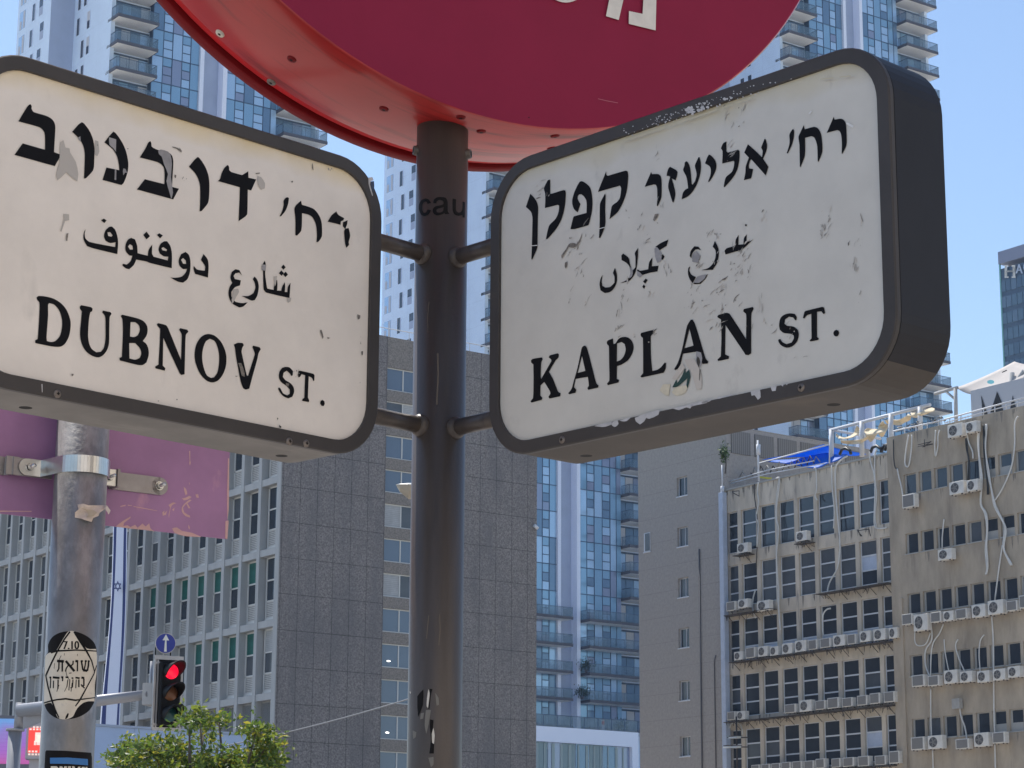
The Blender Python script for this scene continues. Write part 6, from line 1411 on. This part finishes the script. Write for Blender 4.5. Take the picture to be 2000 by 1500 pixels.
q = MB(); q.lathe(DO, DN, [(DB + .036, DR - .018), (DB + .035, DR + .001), (DB + .032, DR + .004), (DB + .004, DR + .004), (DB, DR + .001), (DB, 0)], 160, 0, False)
for i in range(len(q.sm)): q.sm[i] = i // 160 in (2,)
q.build('flange', K['red_dark'], drum, world=True)
q = MB(); q.lathe(DO, DN, [(DF - .0005, DR - .004), (DF, DR - .007), (DF, 0)], 160, 0, False); face = q.build('face', K['crimson'], drum, world=True)
ZT = zoom(1000, 0, 3.3333); fo_ = DO + DN * DF; fnD = lambda x, y, l: on_plane(x, y, fo_ + DN * l, DN)
q = MB()
for t in ('632,0 612,105 695,130 725,0 770,-330 660,-330', '855,0 850,90 762,72 760,155 935,198 940,0 945,-330 850,-330'): add_outline(q, [[ZT(*c) for c in parse(t)]], fnD, .006, .006)
add_outline(q, [ellipse(*ZT(352, -150), 46, 50, 40), ellipse(*ZT(352, -150), 26, 28, 40)], fnD, .006, .006)
q.build('lettering', mat('off_white_letter', (.68, .66, .62), .6, var=.08, vs=30), face, world=True)
for i, (x, y) in enumerate(((430, 65), (570, 115), (530, 160), (750, 212), (900, 228), (940, 256), (1084, 265), (1077, 289))):
    c = on_cyl(x, y, DO, DN, DR); nr = (c - DO) - DN * (c - DO).dot(DN); nr.normalize()
    q = MB(); q.lathe(c, nr, [(0, .012), (.003, .011), (.004, .007), (.0042, 0)], 16); s_ = q.build('screw', K['screw'] if i in (2,) else (K['cream'] if i == 0 else K['red_dark']), drum, world=True)
    q = MB(); q.lathe(c + nr * .0043, nr, [(0, 0), (0, .004), (-.001, .004)], 10, 0, False); q.build('screw_slot', K['ink'], s_, world=True)
q = MB(); add_outline(q, [stroke([ZT(560, 643), ZT(620, 657), ZT(690, 670)], .9)], fnD, .0005); add_outline(q, [ellipse(*ZT(110, 765), 1.4, 1.4, 8)], fnD, .0005, 0, 1); q.build('scratch', [mat('pink_scratch', (.5, .2, .24), .7), K['ink']], face, world=True)

# ------------------------------------------------------------------ unseen building added behind the viewer to bounce warm light onto the left sign
hs = thing('added_house', (17.5, -15.5, .13), math.radians(225), 'added cream building out of view behind the viewer, bouncing warm light onto the left sign', 'added_house')
q = MB(); q.box(-24, 24, 0, 10, 0, 22); q.build('wall', mat('cream_render', (.80, .69, .56), .9, var=.06, vs=.6), hs)
q = MB(); q.box(-24.2, 24.2, -.2, 10.2, 22, 22.5); q.build('roof', K['roof'], hs)
hw = None
for r in range(6):
    for k in range(9):
        if hw is None:
            q = MB(); q.box(-.75, .75, -.08, -.002, 0, 1.5); hw = q.build('window', K['win_frame'], hs); q = MB(); q.box(-.66, .66, -.1, -.081, .08, 1.42); q.build('pane', K['dark_glass2'], hw); hw.location = (-20, 0, 1.6)
        else: inst(hw, hs, (-20 + 5 * k, 0, 1.6 + 3.4 * r))

# ------------------------------------------------------------------ city haze
q = MB(); q.box(-420, 420, -60, 520, -1.2, 175)
hz_ = q.build('haze', None)
hm = bpy.data.materials.new('haze_air'); hm.use_nodes = True; t_ = hm.node_tree; t_.nodes.remove(t_.nodes['Principled BSDF'])
pv = t_.nodes.new('ShaderNodeVolumePrincipled'); pv.inputs['Color'].default_value = (.45, .66, 1, 1); pv.inputs['Density'].default_value = .00013; pv.inputs['Anisotropy'].default_value = .25
t_.links.new(pv.outputs[0], t_.nodes['Material Output'].inputs['Volume']); hz_.data.materials.clear(); hz_.data.materials.append(hm)
tag(hz_, 'pale blue city haze filling the air', 'haze', kind='stuff')
